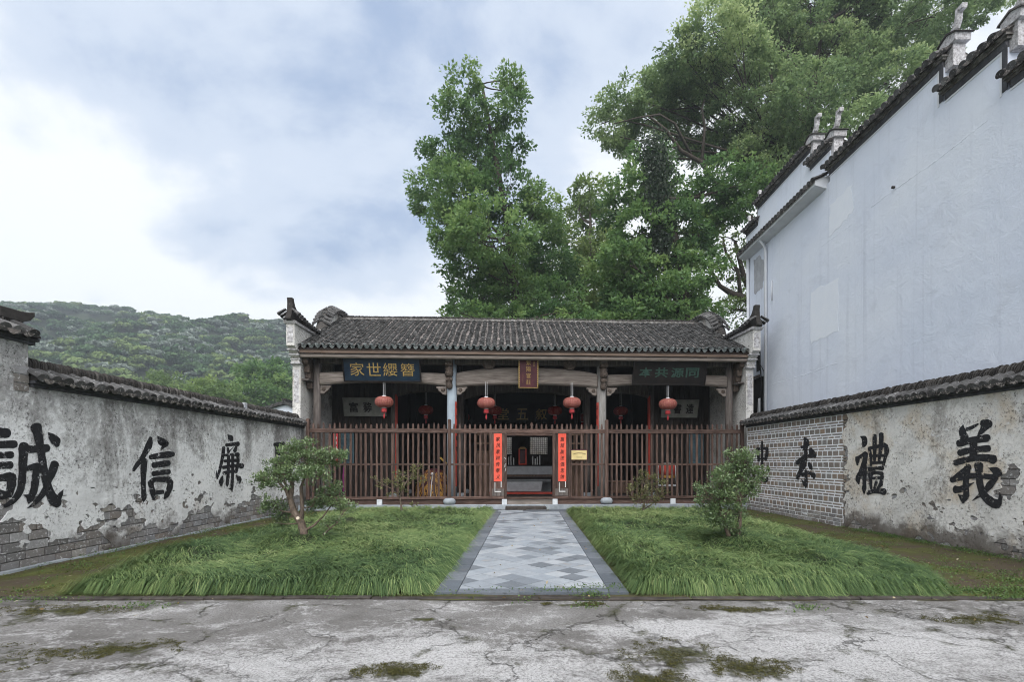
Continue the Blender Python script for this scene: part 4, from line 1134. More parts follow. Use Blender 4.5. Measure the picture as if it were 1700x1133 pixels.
for sg in (-1, 1):
    a, c_ = (-7.6, -5.3) if sg < 0 else (5.3, 7.6)
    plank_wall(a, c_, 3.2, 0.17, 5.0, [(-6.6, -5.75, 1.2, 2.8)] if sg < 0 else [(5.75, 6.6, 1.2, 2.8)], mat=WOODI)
    # lattice window of the side room
    cx = sg * 6.17
    win = empty('lattice_window', (cx, 3.19, 0), 0, hall)
    MB().box(-0.46, 0.46, 0.02, 0.04, 1.15, 2.85).build('window_back', DARK, win)
    for k in range(11): MB().box(-.008, .008, -0.015, 0.012, 1.2, 2.8).build('lattice_bar', WOODI, win, loc=(-0.42 + 0.084 * k, 0, 0))
    for k in range(19): MB().box(-0.42, 0.42, -0.012, 0.008, 0, 0.014).build('lattice_bar', WOODI, win, loc=(0, 0, 1.22 + 0.085 * k))
    MB().box(sg * 5.2 - .03, sg * 5.2 + .03, 3.4, 8.3, 0.17, 6.0).build('side_partition', WOODD, hall)
    # teal louvred shutter on the gable side
    sh = empty('shutter', (sg * 7.02, 3.12, 0), 0, hall)
    MB().box(-0.29, 0.29, 0.0, 0.04, 1.55, 2.75).build('shutter_frame', TEAL, sh)
    for k in range(20): MB().box(-0.26, 0.26, -0.022, 0.0, 0, 0.034).build('louvre', TEAL, sh, loc=(0, 0, 1.6 + k * 0.056), rot=(R(25), 0, 0))
    MB().box(-0.31, 0.31, -0.03, 0.0, 2.76, 2.83).build('shutter_lintel', REDP2, sh)
# back wall with two lattice lights to the sky court behind
for (x0, x1, z0, z1) in ((-7.6, -1.3, 0.17, 7.0), (-1.3, -0.42, 0.17, 2.0), (-1.3, -0.42, 2.85, 7.0), (-0.42, 0.5, 0.17, 7.0), (0.5, 1.38, 0.17, 2.0), (0.5, 1.38, 2.85, 7.0), (1.38, 7.6, 0.17, 7.0)):
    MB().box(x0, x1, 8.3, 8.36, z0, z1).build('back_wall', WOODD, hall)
MB().box(-3.2, 3.2, 11.2, 11.5, 0.0, 4.2).build('pale_backing_wall', PLASP, hall)  # pale wall added so the lattice lights read pale, not green
for cx in (-0.86, 0.94):
    w = empty('lattice_light', (cx, 8.3, 0), 0, hall)
    for k in range(9): MB().box(-.009, .009, -0.02, 0.02, 2.0, 2.85).build('lattice_bar', WOODV, w, loc=(-0.4 + 0.1 * k, 0, 0))
    for k in range(8): MB().box(-0.44, 0.44, -0.015, 0.015, 0, 0.016).build('lattice_bar', WOODV, w, loc=(0, 0, 2.05 + 0.105 * k))

# ------------------------------------------------------------------ paling fence across the front
fence = hthing('paling_fence', 0, 0, 0, 'brown wooden paling fence with pointed pickets across the hall front', 'fence')
fence['kind'] = 'thing'
def picket_mesh(w, z0, z1, d=0.032, big=False):
    hw = w / 2
    if big:
        pr = [(-hw, z0), (hw, z0), (hw, z1 - .2), (hw * .7, z1 - .18), (hw * 1.5, z1 - .11), (hw * 1.0, z1 - .05), (0, z1), (-hw * 1.0, z1 - .05), (-hw * 1.5, z1 - .11), (-hw * .7, z1 - .18), (-hw, z1 - .2)]
    else:
        pr = [(-hw, z0), (hw, z0), (hw, z1 - .09), (hw * .78, z1 - .08), (hw * .85, z1 - .045), (hw * .4, z1 - .008), (0, z1), (-hw * .4, z1 - .008), (-hw * .85, z1 - .045), (-hw * .78, z1 - .08), (-hw, z1 - .09)]
    return MB().prism(pr, 1, -d / 2, d / 2).mesh('picket_mesh', WOOD)
PK = [picket_mesh(w, 0.44, z) for w, z in ((0.068, 2.9), (0.06, 2.92), (0.074, 2.885))]
PKS = picket_mesh(0.072, 2.56, 2.9); PKB = picket_mesh(0.075, 2.56, 2.98, big=True)
POSTS = [-7.33, -2.66, 2.68, 7.42]
for i, x in enumerate(POSTS):
    p = MB().prism([(-.055, .36), (.055, .36), (.055, 3.02), (.03, 3.05), (-.03, 3.05), (-.055, 3.02)], 1, -.06, .06).build('post', WOOD, fence, loc=(x, -0.01, 0), bevel=0.006)
    if i in (1, 2):
        MB().lathe([(0.11, 0.17), (0.19, 0.2), (0.215, 0.28), (0.19, 0.35), (0.12, 0.39), (0.06, 0.395)], 16).build('drum_stone', STONE, p, smooth=True)
def rail(x0, x1, z0, z1, y0=-.05, y1=.03):
    MB().box(0, x1 - x0, y0, y1, z0, z1).build('rail', WOODX, fence, bevel=0.006, loc=(x0, 0, 0))
GX0, GX1 = -0.77, 0.87
for a, b_ in zip(POSTS[:-1], POSTS[1:]):
    rail(a + .06, b_ - .06, 2.585, 2.725)
for (a, b_) in ((POSTS[0] + .06, POSTS[1] - .06), (POSTS[1] + .06, GX0 - .05), (GX1 + .05, POSTS[2] - .06), (POSTS[2] + .06, POSTS[3] - .06)):
    rail(a, b_, 1.49, 1.555, -.02, .035)
    rail(a, b_, 0.35, 0.44)
    MB().box(a, b_, 0.02, 0.06, 0.17, 0.36).build('base_board', WOODX, fence)
rail(GX0 - .05, GX1 + .05, 0.35, 0.42)
MB().box(GX0 - .05, GX1 + .05, 0.02, 0.06, 0.17, 0.35).build('base_board', WOODG, fence)
for x in (-4.98, GX0 - .04, GX1 + .04, 4.98):
    MB().box(-.085, .085, -.07, .05, .165, .35).build('stone_stub', WHITEST, fence, bevel=0.006, loc=(x, 0, 0))
sp = 0.1745
for a, b_ in zip(POSTS[:-1], POSTS[1:]):
    nP = int(round((b_ - a) / sp)); st = (b_ - a) / nP
    for k in range(1, nP):
        x = a + k * st + random.uniform(-.012, .012)
        if -1.28 < x < 1.42:
            me = PKB if abs(x - 0.02) < 0.09 else PKS
        else:
            me = random.choice(PK)
        mesh_obj('picket', me, fence, (x, -0.002 + random.uniform(-.003, .003) - .055 * 0, random.uniform(-.012, .012)), (random.uniform(-.004, .004), random.uniform(-.006, .006), 0))
for (a, b_) in ((-1.27, GX0), (GX1, 1.41)):
    g = empty('gate_panel', ((a + b_) / 2, 0, 0), 0, fence); hw = (b_ - a) / 2
    MB().box(-hw, hw, -.025, .02, .44, 2.58).build('panel_board', WOOD, g)
    for s_ in (-1, 1): MB().box(s_ * hw - .045, s_ * hw + .045, -.06, .05, .42, 2.585).build('panel_stile', WOOD, g, bevel=0.006)
    MB().box(-hw + .046, hw - .046, -.035, -.026, .46, .7).build('kick_board', WOODV, g)
rail(GX0 + .045, GX1 - .045, 2.5, 2.58, -.03, .02)
# plank door leaves folded back behind the fence
for (cx, rz_) in ((-1.55, R(8)), (1.72, R(-8))):
    d_ = hthing('door_leaf', cx, 0.32, 0.17, 'brown plank door leaf folded back behind the fence, ' + ('left' if cx < 0 else 'right') + ' of the gateway', 'door', 'folded door leaves', rz_)
    for k in range(4): MB().box(-.225 + k * .113, -.118 + k * .113, 0, .03, 0.25, 1.75).build('plank', WOODR, d_)
    for k in range(5): MB().box(-.235 + k * .11, -.2 + k * .11, 0, .03, 1.752, 2.4).build('stile', WOODR, d_)
    for z_ in (1.76, 2.05, 2.36): MB().box(-.235, .235, -.012, .0, z_, z_ + .06).build('cross_rail', WOODR, d_)

# ------------------------------------------------------------------ plaques
def plaque(name, x0, x1, y0, y1, z0, z1, board, frame, label, chars, lmat, cw, chh, fw=0.05, bold=0.02):
    """board leaning forward: bottom edge at (y0, z0), top edge at (y1, z1)"""
    t = hthing(name, (x0 + x1) / 2, y0, z0, label, 'plaque')
    tilt = math.atan2(y0 - y1, z1 - z0); Lh = math.hypot(y0 - y1, z1 - z0); W_ = x1 - x0
    t.rotation_euler = (Matrix.Rotation(HRZ, 4, 'Z') @ Matrix.Rotation(tilt, 4, 'X')).to_euler()
    MB().box(-W_ / 2 + fw, W_ / 2 - fw, 0.0, 0.05, fw, Lh - fw).build('board', board, t)
    for s_ in (-1, 1): MB().box(s_ * W_ / 2 - (fw if s_ > 0 else 0), s_ * W_ / 2 + (fw if s_ < 0 else 0), -.02, .05, 0, Lh).build('frame_side', frame, t, bevel=0.006)
    for z_ in (0, Lh - fw): MB().box(-W_ / 2 + fw, W_ / 2 - fw, -.02, .05, z_, z_ + fw).build('frame_rail', frame, t, bevel=0.006)
    for (ch, cx, cz) in chars:
        mesh_obj('character', glyph(ch, cw, chh, lmat, bold=bold), t, (cx, -0.002, cz))
    return t
plaque('hanging_plaque', -6.3, -3.67, 0.45, 0.17, 4.36, 5.22, BLUEB, BLACKB, 'wide dark blue plaque with four golden characters over the left bay',
       [('家', -0.83, .43), ('世', -0.27, .43), ('纓', 0.28, .43), ('簪', 0.87, .43)], GOLD, 0.47, 0.44, 0.045, -0.002)
plaque('hanging_plaque', 3.68, 6.3, 0.45, 0.17, 4.32, 5.18, BLACKB, BLACKB, 'wide blackish plaque with four dull green characters over the right bay',
       [('本', -0.86, .45), ('共', -0.3, .45), ('源', 0.27, .45), ('同', 0.8, .45)], GREENL, 0.46, 0.34, 0.045, 0.016)
pv = plaque('upright_plaque', -0.32, 0.36, 0.32, 0.2, 4.17, 5.24, MAROON, GOLD, 'upright maroon plaque with gilt edge over the central bay',
       [('紫', 0.0, .86), ('陽', 0.0, .64), ('官', 0.0, .42), ('莊', 0.0, .2)], GOLDD, 0.16, 0.17, 0.022, 0.0)
for k, ch in enumerate('大阜'[0:0]): pass
for z_ in np.arange(.08, 1.02, .062):
    for s_ in (-1, 1): MB().lathe([(0.006, -0.006), (0.017, 0), (0.006, 0.006)], 6).xform(Matrix.Translation((s_ * .31, -.012, float(z_))) @ Matrix.Rotation(R(90), 4, 'X')).build('frame_scallop', GOLD, pv)
for k in range(9): MB().box(-.005, .005, -.006, 0, 0, .022).build('side_inscription', GOLDD, pv, loc=(-.19, 0, .18 + k * .033))
for k in range(4): MB().box(-.016, .016, -.006, 0, 0, .03).build('side_inscription', GOLDD, pv, loc=(.19, 0, .75 + k * .045))
plaque('calligraphy_board', -7.05, -5.42, 2.95, 2.72, 3.4, 4.1, BOARDW, BOARDW, 'pale calligraphy board on the side room wall, left of the hall interior', [('富', -0.42, .36), ('務', 0.12, .36)], INKP, 0.34, 0.4, 0.02, 0.02)
plaque('calligraphy_board', 5.5, 6.98, 2.95, 2.72, 3.4, 4.1, BOARDW, BOARDW, 'pale calligraphy board on the side room wall, right of the hall interior', [('書', -0.1, .36), ('達', 0.4, .36)], INKP, 0.3, 0.4, 0.02, 0.02)
gb = plaque('hall_name_board', -2.3, 2.5, 8.1, 7.9, 3.5, 4.5, BLACKB, WOODD, 'dark name board with three old gold characters deep inside the hall', [('堂', -0.95, .5), ('五', 0.0, .5), ('叙', 0.95, .5)], GOLD, 0.56, 0.56, 0.05, 0.01)

# ------------------------------------------------------------------ red paper couplets
def couplet(x, y, z0, z1, w, text, label, mat=REDP, torn=True):
    t = hthing('paper_couplet', x, y, z0, label, 'couplet', 'gate couplets')
    hgt = z1 - z0
    vs, fs = [], []
    n = 14
    for k in range(n + 1):
        for i in range(4):
            vs.append((-w / 2 + w * i / 3, -0.004 - 0.004 * math.sin(k * 1.3 + i), hgt * k / n))
    for k in range(n):
        for i in range(3): fs.append((k * 4 + i, k * 4 + i + 1, (k + 1) * 4 + i + 1, (k + 1) * 4 + i))
    MB().add(vs, fs).build('paper', mat, t)
    for k, ch in enumerate(text):
        z = hgt - 0.19 - k * (hgt - 0.35) / (len(text) - 1)
        o = mesh_obj('character', glyph(ch, 0.135, 0.145, INKP, 0.004, 0.004, 0.15), t, (random.uniform(-.008, .008), -0.010, z), (0, random.uniform(-.08, .08), 0))
    if torn:
        for (dx, w_, z_, h_) in ((0, .22, -.36, .03), (-.1, .02, -.33, .3), (.11, .025, -.2, .2)):
            MB().box(dx - w_ / 2, dx + w_ / 2, -.006, -.002, z_, z_ + h_).build('torn_paper_scrap', PAPER, t)
    return t
couplet(-1.03, -0.03, 0.95, 2.575, 0.275, '家风家训传孝义', 'bright red paper couplet left of the gateway, seven black characters')
couplet(1.155, -0.03, 0.95, 2.575, 0.27, '族规族法倡忠信', 'bright red paper couplet right of the gateway, seven black characters')
scr = MB(); 
for k in range(26):
    z_ = 1.25 + random.uniform(0, .5); x_ = random.uniform(-.025, .025)
    scr.add([(x_, 0, z_), (x_ + random.uniform(.01, .03), 0, z_ + .004), (x_ + random.uniform(0.0, .03), 0, z_ + random.uniform(.01, .04))], [(0, 1, 2)])
sc_ = hthing('paper_remnant', -0.795, -0.063, 0, 'torn white paper remnants stuck on the gate post left of the opening', 'paper')
scr.build('scrap', PAPER, sc_)
def curved_strip(x, y, r, a0, a1, z0, z1, label, text, mat=REDP2, group=None):
    t = hthing('paper_strip', x, y, z0, label, 'couplet', group)
    n = 8; vs = []
    for z in (0, z1 - z0):
        for k in range(n + 1):
            a = a0 + (a1 - a0) * k / n
            vs.append((r * math.sin(a), -r * math.cos(a), z))
    MB().add(vs, [(k, k + 1, n + 2 + k, n + 1 + k) for k in range(n)]).build('paper', mat, t, smooth=True)
    am = (a0 + a1) / 2
    for k, ch in enumerate(text):
        mesh_obj('character', glyph(ch, 0.12, 0.15, INKP, 0.004, 0.015), t, ((r + .004) * math.sin(am), -(r + .004) * math.cos(am), z1 - z0 - .16 - k * .37), (0, 0, am))
    return t
curved_strip(-2.65, 0.75, 0.181, R(42), R(95), 0.75, 3.72, 'narrow red paper strip down the blue grey column left of the gateway', '人文承德世')
curved_strip(2.65, 0.75, 0.181, R(-95), R(-42), 0.75, 3.72, 'narrow red paper strip down the pale column right of the gateway', '山川毓秀家')
curved_strip(-5.2, 3.3, 0.146, R(30), R(120), 0.9, 4.3, 'plain red paper strip on the dim inner column left of centre', '')
curved_strip(5.2, 3.3, 0.146, R(-120), R(-30), 0.9, 4.3, 'plain red paper strip on the dim inner column right of centre', '')
# small brass notice on the fence
nb = hthing('notice_plate', 1.73, -0.04, 1.66, 'small brass notice plate with dark frame fixed on the fence', 'sign')
MB().box(-.29, .29, -.02, .0, 0, .37).build('plate_frame', MAROON, nb, bevel=0.004)
MB().box(-.262, .262, -.026, -.021, .028, .342).build('plate', BRASS, nb)
for k in range(13):
    u = -0.2 + 0.4 * k / 12
    MB().box(-.011, .011, -.0275, -.0265, 0, .032).build('lettering_mark', INKP, nb, loc=(u, 0, .235 - .9 * u * u), rot=(0, 1.6 * u, 0))
MB().box(-.1, .1, -.0275, -.0265, .1, .115).build('lettering_mark', INKP, nb)

# ------------------------------------------------------------------ lanterns
def lantern_mat(name, a, b_):
    q = N(name)
    v = q.coord('Object')
    c = q.ramp(q.noise(v, 5, 5, 0.6), [(0.3, a), (0.7, b_)])
    sx = q.n('ShaderNodeSeparateXYZ'); q.l(v, sx.inputs[0])
    c = q.mix(q.ramp(q.noise(v, 26, 3, 0.5), [(0.62, 0.0), (0.66, 0.7)]), c, (0.6, 0.36, 0.2))
    q.fin(c, 0.55, 0.3)
    t = q.n('ShaderNodeBsdfTranslucent'); q.l(c, t.inputs['Color'])
    mx = q.n('ShaderNodeMixShader'); mx.inputs[0].default_value = 0.3
    q.l(q.b.outputs[0], mx.inputs[1]); q.l(t.outputs[0], mx.inputs[2]); q.l(mx.outputs[0], q.out.inputs[0])
    return q.m
LANT = lantern_mat('faded_red_lantern_silk', (0.3, 0.085, 0.07), (0.42, 0.15, 0.125))
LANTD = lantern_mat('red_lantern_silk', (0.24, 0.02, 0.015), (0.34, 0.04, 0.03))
def lantern(x, y, zc, ztop, label, mat, group):
    t = hthing('red_lantern', x, y, zc, label, 'lantern', group)
    NS, NM = 24, 10
    vs, fs = [], []
    for j in range(NM + 1):
        a = -math.pi / 2 + math.pi * j / NM
        for k in range(NS * 2):
            rib = 1.0 if k % 2 == 0 else 0.972
            r = (0.06 + 0.255 * math.cos(a) ** 0.75) * rib if abs(a) < 1.56 else 0.06
            th = math.pi * k / NS
            vs.append((r * math.cos(th), r * math.sin(th), 0.19 * math.sin(a)))
    n2 = NS * 2
    for j in range(NM):
        for k in range(n2): fs.append((j * n2 + k, j * n2 + (k + 1) % n2, (j + 1) * n2 + (k + 1) % n2, (j + 1) * n2 + k))
    MB().add(vs, fs).build('lantern_body', mat, t)
    MB().lathe([(0.075, 0.18), (0.08, 0.2), (0.05, 0.225)], 16).build('top_cap', METALW, t, smooth=True)
    MB().lathe([(0.07, -0.215), (0.085, -0.2), (0.085, -0.18)], 16).build('bottom_cap', METALW, t, smooth=True)
    ts = MB().lathe([(0.088, -0.36), (0.092, -0.3), (0.08, -0.217)], 16).build('tassel', TASSEL, t, smooth=True)
    MB().lathe([(0.012, -0.57), (0.03, -0.5), (0.022, -0.43), (0.01, -0.361)], 8).build('tassel_tail', TASSEL, ts)
    for s_ in (-1, 1): MB().tube([(s_ * .03, 0, .2), (s_ * .03, 0, ztop - zc)], 0.006, 5).build('cord', METALW, t)
    return t
LG, LB = 'lanterns hung under the front beams', 'lanterns hung inside the hall'
lantern(-4.95, 0.5, 3.68, 4.4, 'faded red lantern in the left bay below the blue plaque', LANT, LG)
lantern(-1.44, 0.5, 3.66, 4.4, 'faded red lantern left of the gateway, under the central beam', LANT, LG)
lantern(1.56, 0.5, 3.69, 4.4, 'faded red lantern right of the gateway, under the central beam', LANT, LG)
lantern(4.98, 0.5, 3.66, 4.4, 'faded red lantern in the right bay below the blackish plaque', LANT, LG)
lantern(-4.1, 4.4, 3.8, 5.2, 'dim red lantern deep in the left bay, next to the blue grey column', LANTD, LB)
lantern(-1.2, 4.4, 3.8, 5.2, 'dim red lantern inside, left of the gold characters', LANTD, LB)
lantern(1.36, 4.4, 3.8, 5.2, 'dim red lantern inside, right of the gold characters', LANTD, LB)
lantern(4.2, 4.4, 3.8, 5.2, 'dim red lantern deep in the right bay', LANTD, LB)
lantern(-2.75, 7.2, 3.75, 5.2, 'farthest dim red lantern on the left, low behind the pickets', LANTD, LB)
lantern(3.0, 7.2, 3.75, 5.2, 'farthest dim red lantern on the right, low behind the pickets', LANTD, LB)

# ------------------------------------------------------------------ things inside
al = hthing('altar_table', 0.08, 6.0, 0.165, 'long dark altar table with stone block beneath, seen through the gateway', 'altar')
MB().box(-1.5, 1.5, -0.3, 0.35, 0.78, 0.86).build('table_top', WOODR, al, bevel=0.01)
MB().box(-1.4, 1.4, -0.27, -0.24, 0.66, 0.775).build('apron', WOODD, al)
for sx in (-1.35, 1.35):
    for sy in (-.22, .28): MB().box(sx - .05, sx + .05, sy - .05, sy + .05, 0, .775).build('leg', WOODD, al)
MB().prism([(-.8, .1), (.8, .1), (.86, .55), (-.86, .55)], 1, -.2, .25).build('stone_block', CEMENT, al, bevel=0.02)
MB().box(-1.6, 1.6, -.5, -.2, 0, .09).build('foot_step', REDP2, al)
al2 = hthing('altar_cabinet', 0.08, 7.4, 0.165, 'grey rear altar cabinet standing behind the altar table', 'altar')
MB().box(-1.7, 1.7, -.3, .4, 0, 1.25).build('cabinet_body', CEMENT, al2, bevel=0.01)
MB().box(-1.75, 1.75, -.34, .44, 1.255, 1.31).build('cabinet_top', WOODD, al2, bevel=0.01)
for k, x in enumerate((-0.78, -0.66, -0.55, -0.42, 0.5, 0.62, 0.72, 0.84)):
    cd = hthing('altar_candle', 0.08 + x, 7.25, 1.475, 'pale altar candle on the cabinet, ' + ('%s from the left' % ('first second third fourth fifth sixth seventh eighth'.split()[k])), 'candle', 'candles on the rear altar')
    hgt = 0.3 + 0.16 * ((k * 7) % 5) / 4
    MB().lathe([(0.035, 0), (0.04, 0.02), (0.02, 0.05), (0.026, 0.055), (0.024, hgt)], 10).build('candle_stick', PAPER, cd, smooth=True)
    MB().lathe([(0.003, hgt), (0.003, hgt + .03)], 5).build('wick', INKP, cd)
tb = hthing('spirit_tablet', 0.08, 7.0, 1.475, 'red framed spirit tablet standing in the middle of the altar', 'tablet')
MB().box(-.19, .19, 0, .05, 0, .06).build('tablet_base', REDP2, tb)
for sx in (-1, 1): MB().box(sx * .16 - .035, sx * .16 + .035, 0, .05, .062, .75).build('tablet_side', REDP2, tb)
MB().box(-.12, .12, .01, .04, .07, .7).build('tablet_panel', MAROON, tb)
MB().prism([(-.2, .755), (.2, .755), (.1, .85), (-.1, .85)], 1, 0, .05).build('tablet_crown', GOLDD, tb)
# red drum with yellow fringe on a pale stand
dr = hthing('red_drum', 5.25, 1.4, 0.165, 'red drum with yellow fringe on a pale stand behind the fence, right bay', 'drum')
MB().lathe([(0.24, 0.95), (0.3, 1.0), (0.32, 1.15), (0.3, 1.32), (0.25, 1.38)], 20).build('drum_shell', REDP2, dr, smooth=True)
MB().lathe([(0.243, 1.381), (0.2, 1.4)], 20).build('drum_skin', PAPER, dr)
for k in range(20):
    a = 2 * math.pi * k / 20
    MB().box(-.045, .045, -.008, .008, .86, .96).build('fringe', GFRINGE, dr, loc=(.29 * math.cos(a), .29 * math.sin(a), 0), rot=(0, 0, a + math.pi / 2))
for a in (45, 135, 225, 315):
    x_, y_ = .34 * math.cos(R(a)), .34 * math.sin(R(a))
    MB().tube([(x_ * 1.25, y_ * 1.25, 0), (x_, y_, 1.35)], 0.035, 8).build('stand_leg', WHITEST, dr)
MB().lathe([(0.36, 0.55), (0.36, 0.6)], 20).build('stand_ring', WHITEST, dr)
# golden lion dance costume heap
ln = hthing('lion_dance_costume', -3.35, 1.35, 0.165, 'shaggy golden lion dance costume heaped behind the fence, left bay', 'costume')
body = MB(); 
prof = [(0.02, 1.22), (0.3, 1.15), (0.5, 0.9), (0.58, 0.6), (0.62, 0.25), (0.6, 0.0)]
body.lathe(prof[::-1], 14); body.build('costume_body', MAROON, ln, smooth=True)
fr = MB()
for k in range(700):
    a = random.uniform(0, 2 * math.pi); t = random.random() ** 0.8
    r = np.interp(t, [0, .3, .6, 1], [.28, .52, .6, .63]); z = np.interp(t, [0, .3, .6, 1], [1.16, .9, .55, .15])
    x_, y_ = r * math.cos(a), r * math.sin(a)
    d = Vector((math.cos(a), math.sin(a), 0)); tt = Vector((-math.sin(a), math.cos(a), 0)) * random.uniform(.012, .03)
    p = Vector((x_, y_, z)) + d * .01; q_ = p + d * random.uniform(.03, .09) + Vector((0, 0, -random.uniform(.08, .2)))
    fr.add([p - tt, p + tt, q_ + tt * .4, q_ - tt * .4], [(0, 1, 2, 3)], random.uniform(.01, 1))
tag(fr.build('golden_fringe', GFRINGE, ln), kind='stuff')
MB().tube([(-.05, -.72, 0.0), (.02, -.62, 1.0)], .016, 6).build('pole', METALW, ln)
MB().lathe([(.02, .98), (.06, 1.0), (.06, 1.05), (.02, 1.07)], 10, (0.02, -.62, 0)).build('pole_head', METALW, ln)
MB().tube([(.25, -.3, 1.6), (.6, -.2, 1.25)], .035, 6).build('horn', YELL, ln)
for (x, c_, mat_, lab) in ((-6.42, 'magenta', PINK, 'furled magenta banner leaning behind the fence, left bay'), (-6.2, 'yellow', YELL, 'thin yellow bamboo pole leaning behind the fence, left bay')):
    bn = hthing('leaning_banner' if mat_ is PINK else 'leaning_pole', x, 0.9, 0.165, lab, 'banner' if mat_ is PINK else 'pole')
    MB().tube([(0, 0, 0), (-.12, .3, 2.0)], .014, 6).build('staff', WOODR if mat_ is PINK else YELL, bn)
    if mat_ is PINK: MB().tube([(0.0, -.01, 0.05), (-.02, .04, .45), (-.06, .12, .95), (-.07, .17, 1.25)], [.03, .055, .045, .02], 8).build('furled_cloth', PINK, bn)
bn = hthing('hanging_banner', -6.95, 1.6, 1.6, 'narrow dark red banner with white marks hung at the far left', 'banner')
MB().box(-.09, .09, 0, .012, 0, 1.05).build('cloth', TASSEL, bn)
for k in range(5): MB().box(-.04, .04, -.003, -.001, 0, .09).build('white_mark', PAPER, bn, loc=(0, 0, .12 + k * .18))
# dark stone step in front of the gateway
stp = hthing('door_step', -0.1, -0.42, 0, 'dark weathered stone step lying before the gateway', 'step')
MB().box(-.68, .68, -.16, .16, -.02, .14).build('step_block', STONED, stp, bevel=0.03)
# table in the right bay behind the fence
tbr = hthing('low_table', 3.55, 1.6, 0.165, 'low brown table behind the fence just right of the pale column', 'table')
MB().box(-.45, .45, -.3, .3, .68, .74).build('table_top', WOODR, tbr, bevel=0.01)
MB().box(-.42, .42, -.28, -.25, .3, .675).build('front_panel', WOODR, tbr)
for sx in (-.4, .4):
    for sy in (-.24, .24): MB().box(sx - .03, sx + .03, sy - .03, sy + .03, 0, .675).build('leg', WOODR, tbr)

# ================================================================== THE WHITE BUILDING on the right
XB = 8.6
wb = empty('white_building', (XB, 4.0, 0), R(90))     # local x runs away from the camera (+Y), local -y would be +X: mirrored below
wb.rotation_euler = (0, 0, R(90))
tag(wb, 'tall white rendered building with stepped horse-head gables above the right wall', 'building', kind='thing')
# local frame of wb: x = world Y - 4, y = -(world X - XB); courtyard face at y = 0, building body at y < 0
def wbx(Y): return Y - 4.0
YF = 19.95
prof = [(wbx(4.5), 0), (wbx(YF), 0), (wbx(YF), 9.62), (wbx(14.6), 9.62), (wbx(14.6), 9.8), (wbx(10.62), 9.8), (wbx(10.62), 9.07), (wbx(9.2), 9.07), (wbx(9.2), 8.28), (wbx(7.6), 8.28), (wbx(7.6), 7.5), (wbx(4.5), 7.5)]
MB().prism(prof, 1, -6.0, 0.0).build('main_wall', WHITEW, wb)
# rear, higher gable set back behind the eave
XS = -0.6
prof2 = [(wbx(15.6), 8.6), (wbx(21.6), 8.6), (wbx(21.6), 11.1), (wbx(20.5), 11.1), (wbx(20.5), 11.72), (wbx(16.75), 11.72), (wbx(16.75), 11.12), (wbx(15.6), 11.12)]
MB().prism(prof2, 1, XS - 0.35, XS).build('rear_gable', WHITEW, wb)
def wb_coping(xa, xb, zb, yf, horn_near=True, depth=0.35, horn_far=False):
    """white line, black band, drip tiles and crest along local x"""
    MB().box(xa, xb, yf + .002, yf + .012, zb - 0.05, zb - 0.02).build('white_line', WHITEL, wb)
    MB().box(xa, xb, yf - depth, yf + .02, zb, zb + 0.13).build('black_band', BLACKT, wb)
    e = empty('coping', (xb, yf, 0), R(180), wb)         # local x back towards the camera, -y faces the courtyard
    L = xb - xa
    coping_small(e, 0.0, L, zb + 0.13, depth)
    return e
CAPS = []
def coping_small(root, x0, x1, zc, dep):
    m = MB()
    m.box(x0 - .05, x1 + .05, -0.04, dep + .04, zc, zc + 0.04); m.box(x0 - .08, x1 + .08, -0.09, dep + .09, zc + .042, zc + .08)
    m.build('corbel_course', MORT, root)
    MB().prism([(-0.14, zc + .082), (-0.14, zc + .1), (dep / 2 - .06, zc + .25), (dep / 2 + .06, zc + .25), (dep + .14, zc + .1), (dep + .14, zc + .082)], 0, x0 - .06, x1 + .06).build('coping_bed', RIDGE, root)
    k = 0
    while x0 + k * 0.21 <= x1 + .02:
        x = x0 + k * 0.21
        j = rr.uniform
        mesh_obj('coping_tile', CAPT, root, (x, -0.2 + j(-.01, .01), zc + .105), (R(24) + j(-.04, .04), j(-.05, .05), j(-.05, .05)))
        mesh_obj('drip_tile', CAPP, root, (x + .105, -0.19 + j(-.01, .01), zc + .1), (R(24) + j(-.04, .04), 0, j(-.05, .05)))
        k += 1
    MB().box(x0, x1, dep / 2 - .09, dep / 2 + .09, zc + .23, zc + .36).build('crest', RIDGE, root, bevel=0.02)
def finial(x, yf, z, sc=1.0, away=-1):
    """end pier: carved white box, little roof and upswept horn pointing to the camera side"""
    e = empty('gable_finial', (x, yf - 0.17, z), 0, wb); e.scale = (sc, sc, sc)
    MB().box(-.17, .17, -.2, .2, -.85, -.12).build('pier', CARVEDW, e)
    MB().prism([(-.3, -.12), (.3, -.12), (.33, .12), (0, .24), (-.33, .12)], 1, -.27, .27).build('carved_head', CARVEDW, e, bevel=0.01)
    MB().prism([(-.4, .1), (-.36, .15), (0, .3), (.36, .15), (.4, .1), (.36, .1), (0, .24), (-.36, .1)], 1, -.31, .31).build('head_roof', RIDGE, e)
    s_ = away
    pr = [(-s_ * .55, .22), (-s_ * .1, .3), (s_ * .1, .42), (s_ * .2, .62), (s_ * .22, .86), (s_ * .38, .86), (s_ * .4, 1.02), (s_ * .1, 1.02), (s_ * .07, .7), (-s_ * .02, .52), (-s_ * .2, .42), (-s_ * .55, .36)]
    if s_ < 0: pr = pr
    MB().prism(pr, 1, -.09, .09).build('horn', CARVEDW, e, bevel=0.015)
    return e
wb_coping(wbx(10.62), wbx(14.62), 9.8, 0.0)
wb_coping(wbx(9.2), wbx(10.55), 9.07, 0.0)
wb_coping(wbx(7.6), wbx(9.12), 8.28, 0.0)
wb_coping(wbx(16.75), wbx(20.5), 11.72, XS)
wb_coping(wbx(15.6), wbx(16.7), 11.12, XS)
wb_coping(wbx(20.55), wbx(21.6), 11.1, XS)
